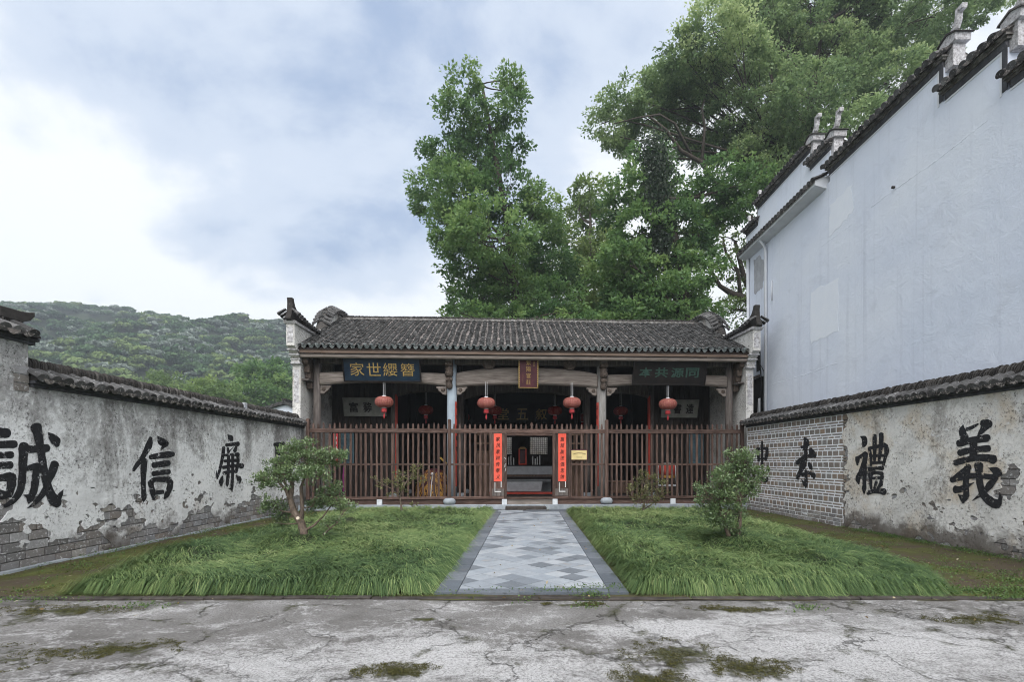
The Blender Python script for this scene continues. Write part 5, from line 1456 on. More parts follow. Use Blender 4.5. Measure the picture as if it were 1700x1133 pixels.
finial(wbx(10.52), 0.0, 10.22, 0.62); finial(wbx(9.14), 0.0, 9.5, 0.62); finial(wbx(7.6), 0, 8.7, .62)
finial(wbx(16.72), XS, 12.1, 0.72); finial(wbx(15.58), XS, 11.5, 0.72); finial(wbx(20.6), XS, 12.0, .6, 1); finial(wbx(21.6), XS, 11.45, .6, 1)
# vertical black and white return lines at the steps
for (Y_, z0, z1) in ((10.6, 9.1, 9.85), (9.18, 8.3, 9.1)):
    MB().box(wbx(Y_) - .0, wbx(Y_) + .1, .003, .016, z0, z1).build('black_return', BLACKT, wb)
    MB().box(wbx(Y_) + .11, wbx(Y_) + .15, .002, .01, z0 - .05, z1 - .05).build('white_line', WHITEL, wb)
# lean-to eave with white soffit and tile edge
ev = empty('eave', (wbx(14.75), 0.0, 9.62), 0, wb)
MB().prism([(0.34, -.02), (0.34, .1), (-0.62, .5), (-0.62, .3), (0.0, .0), (0.0, -0.12), (.1, -.1)], 0, 0, 5.35).build('soffit', WHITEL, ev)
m = 0
while m * .2 < 5.4:
    mesh_obj('eave_tile', CAPT, ev, (m * .2, 0.42, .11), (R(22), rr.uniform(-.05, .05), math.pi + rr.uniform(-.04, .04)))
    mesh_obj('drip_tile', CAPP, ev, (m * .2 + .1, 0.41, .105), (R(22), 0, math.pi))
    mesh_obj('eave_tile', COVM, ev, (m * .2, 0.12, .25), (R(22), rr.uniform(-.05, .05), math.pi + rr.uniform(-.04, .04)))
    m += 1
# rain pipes, patches, opening, cable
def pipe(pts, r=0.045, mat=PIPE, name='drain_pipe'):
    return MB().tube(pts, r, 8).build(name, mat, wb, smooth=True)
Yp = F * XB / (1274 - VX)
pipe([(wbx(Yp) , .3, 9.65), (wbx(Yp), .12, 9.4), (wbx(Yp), .07, 9.2), (wbx(Yp), .07, 0.3)], 0.05)
pipe([(wbx(YF) - .06, .06, 9.5), (wbx(YF) - .06, .06, 0.2)], 0.055)
Yc = F * XB / (1283 - VX); pipe([(wbx(Yc), .03, 8.0), (wbx(Yc), .03, 7.3)], 0.02)
pipe([(wbx(19.0), .25, 7.2), (wbx(18.8), .1, 6.2), (wbx(18.9), .08, 5.6), (wbx(18.75), .06, 4.6), (wbx(18.8), .07, 3.4)], 0.02, CABLE, 'cable')
pipe([(wbx(19.2), .3, 6.6), (wbx(19.0), .14, 5.5), (wbx(18.55), .06, 4.9), (wbx(18.45), .05, 3.9), (wbx(18.6), .06, 3.2)], 0.014, CABLE, 'cable')
def patch(pxs, label, mat=WHITEP, off=.004):
    pts = []
    for (px, py) in pxs:
        Y = F * XB / (px - VX); pts.append((wbx(Y), EYE + (VY - py) * Y / F))
    n = len(pts); fine_ = []
    for i in range(n):
        a, b_ = pts[i], pts[(i + 1) % n]
        for k in range(8):
            t = k / 8; j = 0.045
            fine_.append((a[0] + (b_[0] - a[0]) * t + random.uniform(-j, j), a[1] + (b_[1] - a[1]) * t + random.uniform(-j, j)))
    o = MB().prism(fine_, 1, -.01, off).build('render_patch', mat, wb); o['label'] = label
patch([(1378, 340), (1414, 308), (1416, 352), (1378, 392)], 'pale fresh render patch high on the white wall')
patch([(1347, 485), (1391, 462), (1392, 550), (1346, 570)], 'pale fresh render patch low on the white wall')
patch([(1252, 432), (1262, 424), (1270, 440), (1266, 478), (1252, 490)], 'bare grey cement patch near the far corner', CEMENT)
pipe([(wbx(F * XB / (1485 - VX)), -.02, EYE + (VY - 311) * (F * XB / (1485 - VX)) / F), (wbx(F * XB / (1485 - VX)), .06, EYE + (VY - 311) * (F * XB / (1485 - VX)) / F)], 0.03, STONED, 'iron_peg')
for (z_, a_, b_) in ((4.33, 14.2, 18.3), (8.0, 9.6, 12.9), (7.95, 13.6, 15.0)):
    sm = MB(); Yq = a_; prev = None
    while Yq < b_:
        w_ = random.uniform(.006, .03); zq = z_ + .05 * fbm(Yq * .6, z_, 2) + random.uniform(-.006, .006)
        cur = [(wbx(Yq), -.001, zq + w_), (wbx(Yq), random.uniform(.001, .007), zq), (wbx(Yq), -.001, zq - w_ * 1.6)]
        if prev: sm.add(prev + cur, [(0, 1, 4, 3), (1, 2, 5, 4)])
        prev = cur; Yq += random.uniform(.06, .16)
    sm.build('render_seam', WHITEW, wb)
op = empty('side_opening', (wbx(18.85), 0, 0), 0, wb)
MB().box(-.15, .85, .004, .012, 2.6, 4.75).build('opening_dark', DARK, op)  # thin black sheet on the wall, painted as the shade of an opening
MB().box(.1, .42, .004, .014, 5.0, 5.7).build('vent_dark', DARK, op)
MB().box(.14, .8, .013, .04, 4.76, 4.86).build('opening_lintel', WOODV, op)
MB().tube([(-.05, .1, 3.0), (-.1, .12, 3.95)], .02, 6).build('metal_rod', PIPE, op)
MB().tube([(.12, .1, 3.0), (.0, .12, 3.95)], .02, 6).build('metal_rod', PIPE, op)
# dark rear roof peeping over between the gables
MB().prism([(wbx(12.2), 10.0), (wbx(15.4), 10.0), (wbx(15.75), 11.35), (wbx(15.5), 11.28), (wbx(14.3), 10.9), (wbx(12.2), 10.6)], 1, -3.2, -0.9).build('rear_roof', RIDGE, wb)

# ================================================================== small far house behind the left wall
fh = empty('village_house', at(462, 700, 40)[:2] + (0,), R(4))
tag(fh, 'small white gabled village house with tiled roof beyond the left wall', 'house', kind='thing')
MB().prism([(-2.3, 0), (2.6, 0), (2.6, 5.2), (0.55, 6.1), (-2.3, 5.3)], 1, 0, 6).build('gable_wall', WHITEW, fh)
MB().prism([(-1.0, 0.5), (2.62, 0.5), (2.62, 4.9), (0.7, 5.4), (-1.0, 4.95)], 1, -.03, -.001).build('bare_brick_patch', BRICKT, fh)
MB().prism([(-2.7, 5.1), (0.55, 6.14), (3.0, 5.05), (3.0, 5.25), (0.55, 6.38), (-2.7, 5.32)], 1, -.35, 6.3).build('roof', TILE, fh)
MB().box(0.4, 0.7, -.4, 6.3, 6.37, 6.55).build('roof_ridge', RIDGE, fh)
for k in range(9):
    t = k / 8
    MB().tube([(-2.7 + 3.2 * t, -.38, 5.26 + 1.04 * t), (-2.7 + 3.2 * t, 6.3, 5.26 + 1.04 * t)], .1, 6).build('tile_row', TILE, fh)
    MB().tube([(0.6 + 2.4 * t, -.38, 6.3 - 1.1 * t), (0.6 + 2.4 * t, 6.3, 6.3 - 1.1 * t)], .1, 6).build('tile_row', TILE, fh)

# ================================================================== VEGETATION
def leaf_quads(P, Nrm, size, rs, aspect=0.55, fold=0.25):
    """rhombic leaves at points P pointing around directions Nrm"""
    n = len(P)
    a = Nrm + rs.normal(0, 0.55, (n, 3)); a /= np.linalg.norm(a, axis=1, keepdims=True) + 1e-9
    up = rs.normal(0, 1, (n, 3)); up[:, 2] += 1.3
    b = np.cross(up, a); b /= np.linalg.norm(b, axis=1, keepdims=True) + 1e-9
    c = np.cross(a, b)
    s = (size * rs.uniform(0.65, 1.35, n))[:, None]
    v = np.empty((n, 4, 3))
    v[:, 0] = P - a * s * 0.5
    v[:, 1] = P + b * s * aspect * 0.5 + c * s * fold * 0.25
    v[:, 2] = P + a * s * 0.5 - c * s * 0.08
    v[:, 3] = P - b * s * aspect * 0.5 + c * s * fold * 0.25
    f = np.arange(n * 4).reshape(n, 4)
    return v.reshape(-1, 3), f
def curve_pts(p, q, sag, n, rs):
    p, q = Vector(p), Vector(q)
    d = q - p
    m1 = p + d * 0.35 + Vector(rs.normal(0, 0.1, 3)) * d.length + Vector((0, 0, -sag * d.length * .5))
    m2 = p + d * 0.7 + Vector(rs.normal(0, 0.09, 3)) * d.length + Vector((0, 0, sag * d.length * .3))
    out = []
    for k in range(n + 1):
        t = k / n
        out.append(p * (1 - t) ** 3 + m1 * 3 * t * (1 - t) ** 2 + m2 * 3 * t * t * (1 - t) + q * t ** 3)
    return out
def tree(name, label, base, trunk, clumps, lmat, leaf, seed, rsub=0.6, dens=1.0, per=46, r_trunk=0.4, group=None, cat='tree', bark=None, lf=1.0, flat=0.75, droop=0.0, twig=True, top_tone=0.5, nback=1.0, spread=0.48, limbs=None, aspect=0.55):
    """trunk: list of world points; clumps: (x, y, z, r). Leaves are grown on sub-clumps set over each clump."""
    bark = bark or BARK
    rs = np.random.default_rng(seed)
    t = empty(name, base); tag(t, label, cat, group, 'thing')
    B = Vector(base)
    tp = [Vector(p) for p in trunk]
    m = MB()
    nT = len(tp)
    m.tube([p - B for p in tp], [r_trunk * (1 - 0.72 * i / (nT - 1)) for i in range(nT)], 9)
    o = m.build('trunk', bark, t, smooth=True)
    lm = MB()
    if limbs:
        for pts, r0, r1 in limbs:
            lm.tube([Vector(p) - B for p in pts], [r0 + (r1 - r0) * i / (len(pts) - 1) for i in range(len(pts))], 8)
    PP, NN, CC = [], [], []
    for (cx, cy, cz, r) in clumps:
        c = Vector((cx, cy, cz))
        # limb from the trunk point a bit lower than the clump
        best = min(tp[max(1, nT // 4):], key=lambda p: (p - c).length + 1.2 * max(0, p.z - (c.z - 0.35 * r)))
        pts = curve_pts(best, c, 0.12, 6, rs)
        rr0 = lf * min(r_trunk * 0.4, 0.018 * (best - c).length + 0.03 * r_trunk)
        lm.tube([p - B for p in pts], [rr0 * (1 - 0.75 * k / 6) + 0.012 * r_trunk for k in range(7)], 6, cap=False)
        ns = max(3, int(dens * 3.1 * (r / rsub) ** 2))
        u = rs.normal(0, 1, (ns, 3)); u /= np.linalg.norm(u, axis=1, keepdims=True)
        u[:, 2] = u[:, 2] * 0.9 + 0.12
        rad = r * (0.5 + 0.62 * rs.random(ns) ** 0.5)
        S = np.array(c) + u * rad[:, None] * np.array([1, 1, flat])
        tone = rs.normal(0, 0.14)
        for k in range(ns):
            if twig and rs.random() < 0.3:
                q_ = Vector(S[k]); p_ = pts[rs.integers(3, 7)]
                mid = (p_ + q_) / 2 + Vector(rs.normal(0, .12, 3)) * r * .6
                w0 = 0.011 * r + 0.005 * r_trunk
                lm.tube([p_ - B, mid - B, q_ - B], [w0, w0 * .6, w0 * .25], 4, cap=False)
            nl = int(per * rs.uniform(0.6, 1.35))
            g_ = rs.normal(0, 1, (nl, 3)); g_ /= np.maximum(np.linalg.norm(g_, axis=1, keepdims=True), 1e-6)
            g_ *= (rs.random(nl) ** 0.5)[:, None]
            sr = rsub * rs.uniform(0.7, 1.25)
            pts_ = S[k] + g_ * np.array([sr, sr, sr * spread / 0.48 * 0.62])
            dirs = g_ * 0.8 + u[k] * 0.5 + np.array([0, 0, -droop])
            PP.append(pts_); NN.append(dirs)
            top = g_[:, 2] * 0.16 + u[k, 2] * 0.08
            CC.append(np.clip(0.42 + tone + rs.normal(0, 0.13) + rs.normal(0, 0.1, nl) + top_tone * np.clip(top, 0, 1) * 1.2, 0, 1))  # leaf tone gets lighter towards the top of each clump
    P = np.concatenate(PP); Nn = np.concatenate(NN); Cc = np.concatenate(CC)
    v, f = leaf_quads(P, Nn, leaf, rs, aspect)
    v -= np.array(base)
    lm.build('limbs', bark, t, smooth=True)['kind'] = 'stuff'
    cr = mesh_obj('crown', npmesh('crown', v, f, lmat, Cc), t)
    cr['kind'] = 'stuff'
    return t, len(f)
def pxclumps(lst, Y, seed, dj=0.5, back=0.6):
    """photo outline clumps (px, py, r px) at depth Y -> world clumps, with depth spread and extra ones behind"""
    rs = np.random.default_rng(seed); out = []
    for (px, py, r) in lst:
        rw = r * Y / F
        y = Y + rs.normal(0, dj) * rw * 1.5
        x_, _, z_ = at(px, py, y)
        out.append((x_, y, z_, rw))
        if rs.random() < back:
            y2 = y + rw * rs.uniform(1.2, 2.2)
            out.append((x_ + rs.normal(0, .4) * rw, y2, z_ + rs.normal(0, .3) * rw, rw * 0.9))
    return out
TG = 'tall trees behind the hall'
nleaf = 0
Y = 34
A = [(772, 140, 30), (846, 135, 24), (765, 185, 38), (850, 185, 30), (800, 215, 34), (735, 250, 34), (790, 265, 44), (852, 245, 30), (712, 310, 34), (765, 320, 52), (835, 320, 56), (895, 335, 30), (745, 375, 38), (815, 395, 62), (885, 395, 52), (775, 440, 44), (850, 455, 62), (915, 440, 42), (785, 500, 46), (865, 505, 54), (925, 500, 40), (770, 540, 40), (840, 545, 50)]
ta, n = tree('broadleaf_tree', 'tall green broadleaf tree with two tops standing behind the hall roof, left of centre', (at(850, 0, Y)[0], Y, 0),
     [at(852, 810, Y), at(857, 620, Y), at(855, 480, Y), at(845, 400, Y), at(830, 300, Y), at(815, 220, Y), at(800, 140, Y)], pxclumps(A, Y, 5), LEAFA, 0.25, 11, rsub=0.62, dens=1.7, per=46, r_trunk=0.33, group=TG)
nleaf += n
Y = 43
Bc = [(978, 310, 26), (962, 350, 34), (995, 370, 34), (950, 405, 40), (1000, 420, 42), (940, 455, 42), (985, 475, 48), (1020, 500, 42), (950, 515, 44), (1000, 530, 40)]
tb_, n = tree('slender_tree', 'paler slim tree in the gap between the two large crowns', (at(975, 0, Y)[0], Y, 0),
     [at(978, 800, Y), at(975, 600, Y), at(970, 480, Y), at(978, 430, Y), at(980, 370, Y)], pxclumps(Bc, Y, 6), LEAFB, 0.33, 12, rsub=0.75, dens=1.35, per=40, r_trunk=0.4, group=TG)
nleaf += n
Y = 32
Cc1 = [(1075, 275, 40), (1050, 325, 42), (1100, 320, 48), (1065, 385, 48), (1125, 385, 52), (1045, 440, 44), (1100, 450, 55), (1050, 495, 50), (1120, 500, 55), (1165, 450, 40), (1090, 535, 52), (1035, 535, 40), (1165, 520, 38), (1170, 330, 40), (1200, 300, 44), (1215, 345, 36), (1160, 380, 36), (1245, 305, 36)]
tcx, n = tree('evergreen_tree', 'dense dark green tree with climbing vines close behind the right end of the roof', (at(1125, 0, Y)[0], Y, 0),
     [at(1140, 810, Y), at(1145, 640, Y), at(1140, 520, Y), at(1125, 420, Y), at(1105, 330, Y), at(1090, 250, Y)], pxclumps(Cc1, Y, 7), LEAFA, 0.27, 13, rsub=0.6, dens=1.45, per=42, r_trunk=0.5, group=TG)
nleaf += n
# vine mass hanging on its trunk
rs = np.random.default_rng(77)
vp = []
for (px, py, r) in ((1085, 255, 22), (1095, 290, 24), (1088, 330, 22), (1105, 360, 20), (1098, 400, 18)):
    c = np.array(at(px, py, 30.4)); g_ = rs.normal(0, 1, (900, 3)) * r * 30.4 / F * np.array([.5, .4, .75]); vp.append(c + g_)
vp = np.concatenate(vp); v, f = leaf_quads(vp, np.tile([0, -.3, -.8], (len(vp), 1)), 0.22, rs)
vn = mesh_obj('vine', npmesh('vine', v - np.array(tcx.location), f, LEAFV, rs.random(len(f))), tcx); vn['kind'] = 'stuff'; nleaf += len(f)
Y = 37
C2 = [(1000, 205, 26), (1035, 170, 36), (1020, 225, 20), (1150, 235, 30), (1235, 265, 36), (1070, 195, 34), (1045, 215, 26), (1105, 150, 42), (1140, 100, 42), (1125, 190, 34), (1185, 55, 50), (1175, 130, 42), (1215, 190, 38), (1225, 105, 52), (1190, 235, 34), (1250, 30, 56), (1260, 230, 44), (1280, 150, 52), (1310, 70, 60), (1300, 240, 44), (1345, 165, 52), (1345, 5, 60), (1375, 90, 52), (1360, 235, 44), (1410, 30, 58), (1415, 150, 52), (1445, 95, 46), (1480, 30, 55), (1480, 140, 48), (1540, 30, 54), (1540, 100, 40), (1605, 15, 46), (1265, -40, 60), (1370, -80, 66), (1480, -60, 60), (1590, -60, 60), (1670, -30, 50), (1420, 240, 60), (1330, 320, 60), (1285, 290, 40)]
limbs = []
def L(pts, r0, r1, Yl=36.5): limbs.append(([at(a, b_, Yl + 0.02 * (a - 1250)) for a, b_ in pts], r0, r1))
L([(1290, 470), (1245, 360), (1215, 345), (1165, 270), (1130, 250), (1105, 215), (1080, 195)], 0.24, 0.06)
L([(1165, 270), (1170, 210), (1165, 180), (1185, 120)], 0.11, 0.04)
L([(1150, 262), (1120, 205), (1095, 190), (1060, 195), (1020, 205)], 0.1, 0.03)
L([(1300, 400), (1330, 260), (1365, 150), (1405, 60), (1440, 10)], 0.3, 0.08)
L([(1330, 260), (1290, 160), (1270, 90), (1300, 20)], 0.15, 0.05)
L([(1365, 150), (1440, 90), (1500, 40), (1550, -20)], 0.15, 0.05)
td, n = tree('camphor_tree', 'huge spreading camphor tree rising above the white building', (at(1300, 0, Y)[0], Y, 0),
     [at(1310, 800, Y), at(1310, 620, Y), at(1300, 480, Y), at(1310, 380, Y), at(1330, 260, Y), at(1350, 140, Y), at(1365, 40, Y)], pxclumps(C2, Y, 8, 0.55, 0.45), LEAFC, 0.21, 14, rsub=0.62, dens=1.75, per=62, r_trunk=0.5, lf=0.5, group=TG, droop=0.1, top_tone=1.5, flat=.72, limbs=limbs, aspect=0.6)
nleaf += n
Y = 39
D = [(1215, 400, 26), (1190, 425, 22), (1225, 445, 24), (1205, 475, 24), (1235, 500, 26), (1195, 510, 22), (1218, 530, 24), (1245, 420, 24), (1180, 395, 20)]
limbs = []
L([(1262, 520), (1240, 497), (1215, 488), (1195, 475), (1175, 440)], 0.38, 0.08, 39)
L([(1230, 497), (1225, 450), (1205, 420), (1200, 395)], 0.16, 0.05, 39)
te, n = tree('open_tree', 'thin leafed tree with bare limbs between the evergreen and the white building', (at(1275, 0, Y)[0], Y, 0),
     [at(1278, 800, Y), at(1275, 640, Y), at(1262, 520, Y), at(1235, 460, Y), at(1220, 400, Y)], pxclumps(D, Y, 9, .5, .2), LEAFB, 0.24, 15, rsub=0.6, dens=0.95, per=30, r_trunk=0.42, group=TG, limbs=limbs)
nleaf += n
Y = 30
Ee = [(765, 520, 30), (800, 535, 34), (905, 525, 34), (950, 520, 30), (1000, 545, 36), (880, 545, 30)]
tf, n = tree('low_tree', 'low rounded green tree just showing above the hall ridge', (at(880, 0, Y)[0], Y, 0), [at(880, 800, Y), at(880, 680, Y), at(875, 600, Y), at(880, 560, Y), at(885, 530, Y)], pxclumps(Ee, Y, 10), LEAFA, 0.25, 16, rsub=0.55, dens=0.8, per=36, r_trunk=0.3, group=TG)
nleaf += n
# nearer trees on the valley floor, left
VG = 'valley trees beyond the left wall'
Y = 85
G1 = [(415, 620, 24), (440, 612, 26), (465, 630, 24), (430, 645, 26), (400, 640, 20), (455, 655, 26), (480, 640, 20), (405, 660, 24)]
_, n = tree('valley_tree', 'round dark green tree beside the small white house', (at(440, 0, Y)[0], Y, 0), [at(440, 775, Y), at(440, 700, Y), at(438, 660, Y), at(440, 630, Y)], pxclumps(G1, Y, 20), LEAFA, 0.6, 21, rsub=1.25, dens=1.0, per=46, r_trunk=0.5, group=VG, twig=False); nleaf += n
Y = 75
G2 = [(340, 650, 24), (370, 655, 26), (320, 660, 22), (395, 668, 22), (350, 675, 24)]
_, n = tree('valley_tree', 'bright green rounded tree left of the dark valley tree', (at(355, 0, Y)[0], Y, 0), [at(355, 780, Y), at(355, 720, Y), at(355, 690, Y), at(357, 660, Y)], pxclumps(G2, Y, 22), LEAFB, 0.55, 23, rsub=1.1, dens=1.0, per=46, r_trunk=0.4, group=VG, twig=False); nleaf += n
Y = 95
G3 = [(255, 640, 20), (280, 635, 22), (300, 645, 18), (265, 655, 22), (230, 650, 20)]
_, n = tree('valley_tree', 'yellowish green tree farthest left above the wall coping', (at(268, 0, Y)[0], Y, 0), [at(268, 780, Y), at(268, 720, Y), at(268, 680, Y), at(268, 650, Y)], pxclumps(G3, Y, 24), LEAFB, 0.6, 25, rsub=1.2, dens=1.0, per=46, r_trunk=0.4, group=VG, twig=False); nleaf += n

# ------------------------------------------------------------------ shrubs
def shrub(name, label, base, trunks, clumps, lmat, leaf, seed, per, rsub, dens, rt, extra=None, bark=BARKS, top_tone=0.6):
    rs = np.random.default_rng(seed)
    t = empty(name, base); tag(t, label, 'shrub', 'shrubs on the lawns', 'thing')
    B = Vector(base); ends = []
    tm = MB()
    for pts, r0, r1 in trunks:
        tm.tube([Vector(p) - B for p in pts], [r0 + (r1 - r0) * i / (len(pts) - 1) for i in range(len(pts))], 8)
        ends += [Vector(p) for p in pts[1:]]
    tm.build('stem', bark, t, smooth=True)
    lm = MB(); PP, NN, CC = [], [], []
    for (cx, cy, cz, r) in clumps:
        c = Vector((cx, cy, cz)); best = min(ends, key=lambda p: (p - c).length + 1.5 * max(0, p.z - c.z))
        pts = curve_pts(best, c, 0.1, 4, rs)
        lm.tube([p - B for p in pts], [rt * .55 * (1 - .6 * k / 4) for k in range(5)], 5, cap=False)
        ns = max(4, int(dens * 5 * (r / rsub) ** 2))
        u = rs.normal(0, 1, (ns, 3)); u /= np.linalg.norm(u, axis=1, keepdims=True)
        S = np.array(c) + u * (r * (0.3 + 0.95 * rs.random(ns) ** .8))[:, None] * np.array([1, 1, .8])
        for k in range(ns):
            q_ = Vector(S[k]); p_ = pts[rs.integers(1, 5)]
            lm.tube([p_ - B, (p_ + q_) / 2 - B + Vector(rs.normal(0, .015, 3)), q_ - B], [rt * .2, rt * .14, rt * .06], 4, cap=False)
            nl = int(per * rs.uniform(.6, 1.4))
            g_ = rs.normal(0, 1, (nl, 3)); g_ /= np.linalg.norm(g_, axis=1, keepdims=True); g_ *= (rs.random(nl) ** .5)[:, None]
            PP.append(S[k] + g_ * rsub * np.array([1, 1, .75])); NN.append(g_ * .7 + u[k] * .5 + np.array([0, 0, .45]))
            CC.append(np.clip(.36 + rs.normal(0, .09) + rs.normal(0, .13, nl) + top_tone * np.clip(g_[:, 2] * .3 + u[k, 2] * .2, 0, 1), 0, 1))  # lighter leaf tone towards the clump tops
    lm.build('twigs', bark, t, smooth=True)['kind'] = 'stuff'
    P = np.concatenate(PP); v, f = leaf_quads(P, np.concatenate(NN), leaf, rs, 0.5, .35)
    cr = mesh_obj('foliage', npmesh('foliage', v - np.array(base), f, lmat, np.concatenate(CC)), t); cr['kind'] = 'stuff'
    return t, len(f)
def S(px, py, Y, dy=0.0): return at(px, py, Y + dy)
Ys = 9.6
cl = []
for (px, py, r, dy) in [(495, 760, 30, 0), (463, 772, 20, -.2), (530, 765, 24, .1), (500, 745, 22, .3), (447, 796, 18, .1), (475, 790, 24, -.3), (520, 785, 22, -.3), (550, 760, 18, .2), (568, 757, 12, .1), (430, 800, 14, 0), (488, 744, 15, .1), (545, 815, 20, .2), (530, 830, 20, .3), (555, 835, 16, .1), (455, 840, 18, .1), (440, 835, 12, -.1), (470, 850, 15, .2), (575, 845, 13, 0), (560, 865, 12, -.1), (540, 870, 12, -.15), (520, 840, 14, .3), (465, 870, 10, .2)]:
    x_, y_, z_ = S(px, py, Ys, dy); cl.append((x_, y_, z_, r * Ys / F))
tr = [([S(506, 922, Ys), S(505, 890, Ys), S(500, 868, Ys), S(488, 850, Ys), S(482, 830, Ys), S(485, 805, Ys), S(480, 780, Ys)], .09, .03),
      ([S(500, 868, Ys), S(502, 845, Ys, .05), S(500, 810, Ys, .08), S(508, 785, Ys, .1), S(525, 770, Ys, .1)], .045, .018),
      ([S(484, 838, Ys), S(475, 815, Ys, -.05), S(462, 800, Ys, -.1), S(450, 795, Ys, -.1)], .035, .012),
      ([S(482, 825, Ys), S(472, 800, Ys, .1), S(466, 780, Ys, .15)], .03, .012),
      ([S(511, 912, Ys), S(530, 902, Ys, -.1), S(535, 890, Ys, -.12), S(548, 878, Ys, -.14), S(560, 868, Ys, -.1)], .028, .01),
      ([S(508, 880, Ys), S(520, 874, Ys, .1), S(535, 860, Ys, .2), S(550, 840, Ys, .2)], .028, .01),
      ([S(490, 852, Ys), S(470, 850, Ys, .1), S(455, 842, Ys, .15)], .02, .008)]
sh1, n = shrub('pruned_shrub', 'large pruned shrub with forked trunk and sawn stub, front of left lawn', (S(506, 0, Ys)[0], Ys, 0.05), tr, cl, LEAFS, 0.05, 31, 27, .1, 0.95, .026); nleaf += n
cx_ = Vector(S(496, 862, Ys - .09)) - Vector(sh1.location)
MB().lathe([(.03, 0), (.032, .05)], 10).xform(Matrix.Translation(cx_) @ Matrix.Rotation(R(70), 4, 'X')).build('sawn_stub', CUTW, sh1)
Ys = 9.7
cl = []
for (px, py, r, dy) in [(1235, 765, 24, 0), (1215, 775, 22, .15), (1250, 785, 18, .1), (1200, 795, 22, -.2), (1230, 800, 26, 0), (1185, 815, 20, 0), (1210, 825, 26, -.2), (1245, 815, 16, .1), (1180, 840, 20, .1), (1205, 855, 24, -.15), (1225, 850, 18, .2), (1192, 865, 18, 0), (1215, 875, 16, 0), (1168, 810, 11, .1), (1245, 752, 12, 0), (1215, 752, 10, 0), (1160, 825, 8, 0), (1225, 880, 10, .1), (1190, 790, 14, .2)]:
    x_, y_, z_ = S(px, py, Ys, dy); cl.append((x_, y_, z_, r * Ys / F))
tr = [([S(1219, 918, Ys), S(1216, 905, Ys), S(1208, 885, Ys), S(1200, 865, Ys), S(1195, 840, Ys)], .055, .02),
      ([S(1222, 915, Ys), S(1224, 895, Ys, .04), S(1228, 870, Ys, .06), S(1230, 830, Ys, .05), S(1235, 790, Ys, .02)], .055, .02),
      ([S(1230, 830, Ys, .05), S(1245, 805, Ys, .1), S(1252, 790, Ys, .1)], .022, .008)]
_, n = shrub('dense_shrub', 'dense bushy shrub with V-shaped stem on the right lawn', (S(1220, 0, Ys)[0], Ys, 0.05), tr, cl, LEAFS, 0.05, 32, 24, .1, 0.95, .022); nleaf += n
Ys = 15.2
cl = []
for (px, py, r, dy) in [(685, 788, 15, 0), (670, 800, 15, .2), (650, 802, 13, -.2), (635, 803, 9, 0), (622, 798, 6, 0), (695, 795, 10, .1), (660, 788, 10, .2), (645, 822, 7, 0), (690, 778, 9, -.1), (670, 815, 10, 0), (688, 838, 5, 0)]:
    x_, y_, z_ = S(px, py, Ys, dy); cl.append((x_, y_, z_, r * Ys / F))
_, n = shrub('young_shrub', 'small sparse yellowish shrub near the fence on the left lawn', (S(667, 0, Ys)[0], Ys, 0.05), [([S(668, 862, Ys), S(666, 840, Ys), S(664, 825, Ys), S(670, 808, Ys), S(680, 792, Ys)], .035, .012), ([S(665, 828, Ys), S(650, 812, Ys), S(632, 803, Ys)], .02, .008)], cl, LEAFY, 0.06, 33, 11, .1, 0.5, .018); nleaf += n
cl = []
for (px, py, r, dy) in [(1075, 795, 15, 0), (1060, 800, 12, .2), (1092, 805, 15, -.1), (1070, 818, 16, -.2), (1050, 812, 10, 0), (1098, 818, 12, .1), (1060, 830, 12, .1), (1085, 830, 13, 0), (1065, 785, 8, 0), (1075, 840, 8, -.1)]:
    x_, y_, z_ = S(px, py, Ys, dy); cl.append((x_, y_, z_, r * Ys / F))
_, n = shrub('young_shrub', 'small rounded olive green shrub near the fence on the right lawn', (S(1068, 0, Ys)[0], Ys, 0.05), [([S(1068, 862, Ys), S(1068, 845, Ys), S(1072, 828, Ys), S(1070, 805, Ys)], .04, .012), ([S(1069, 846, Ys), S(1082, 838, Ys), S(1092, 825, Ys)], .022, .008)], cl, LEAFY, 0.058, 34, 12, .1, 0.6, .018, top_tone=.3); nleaf += n

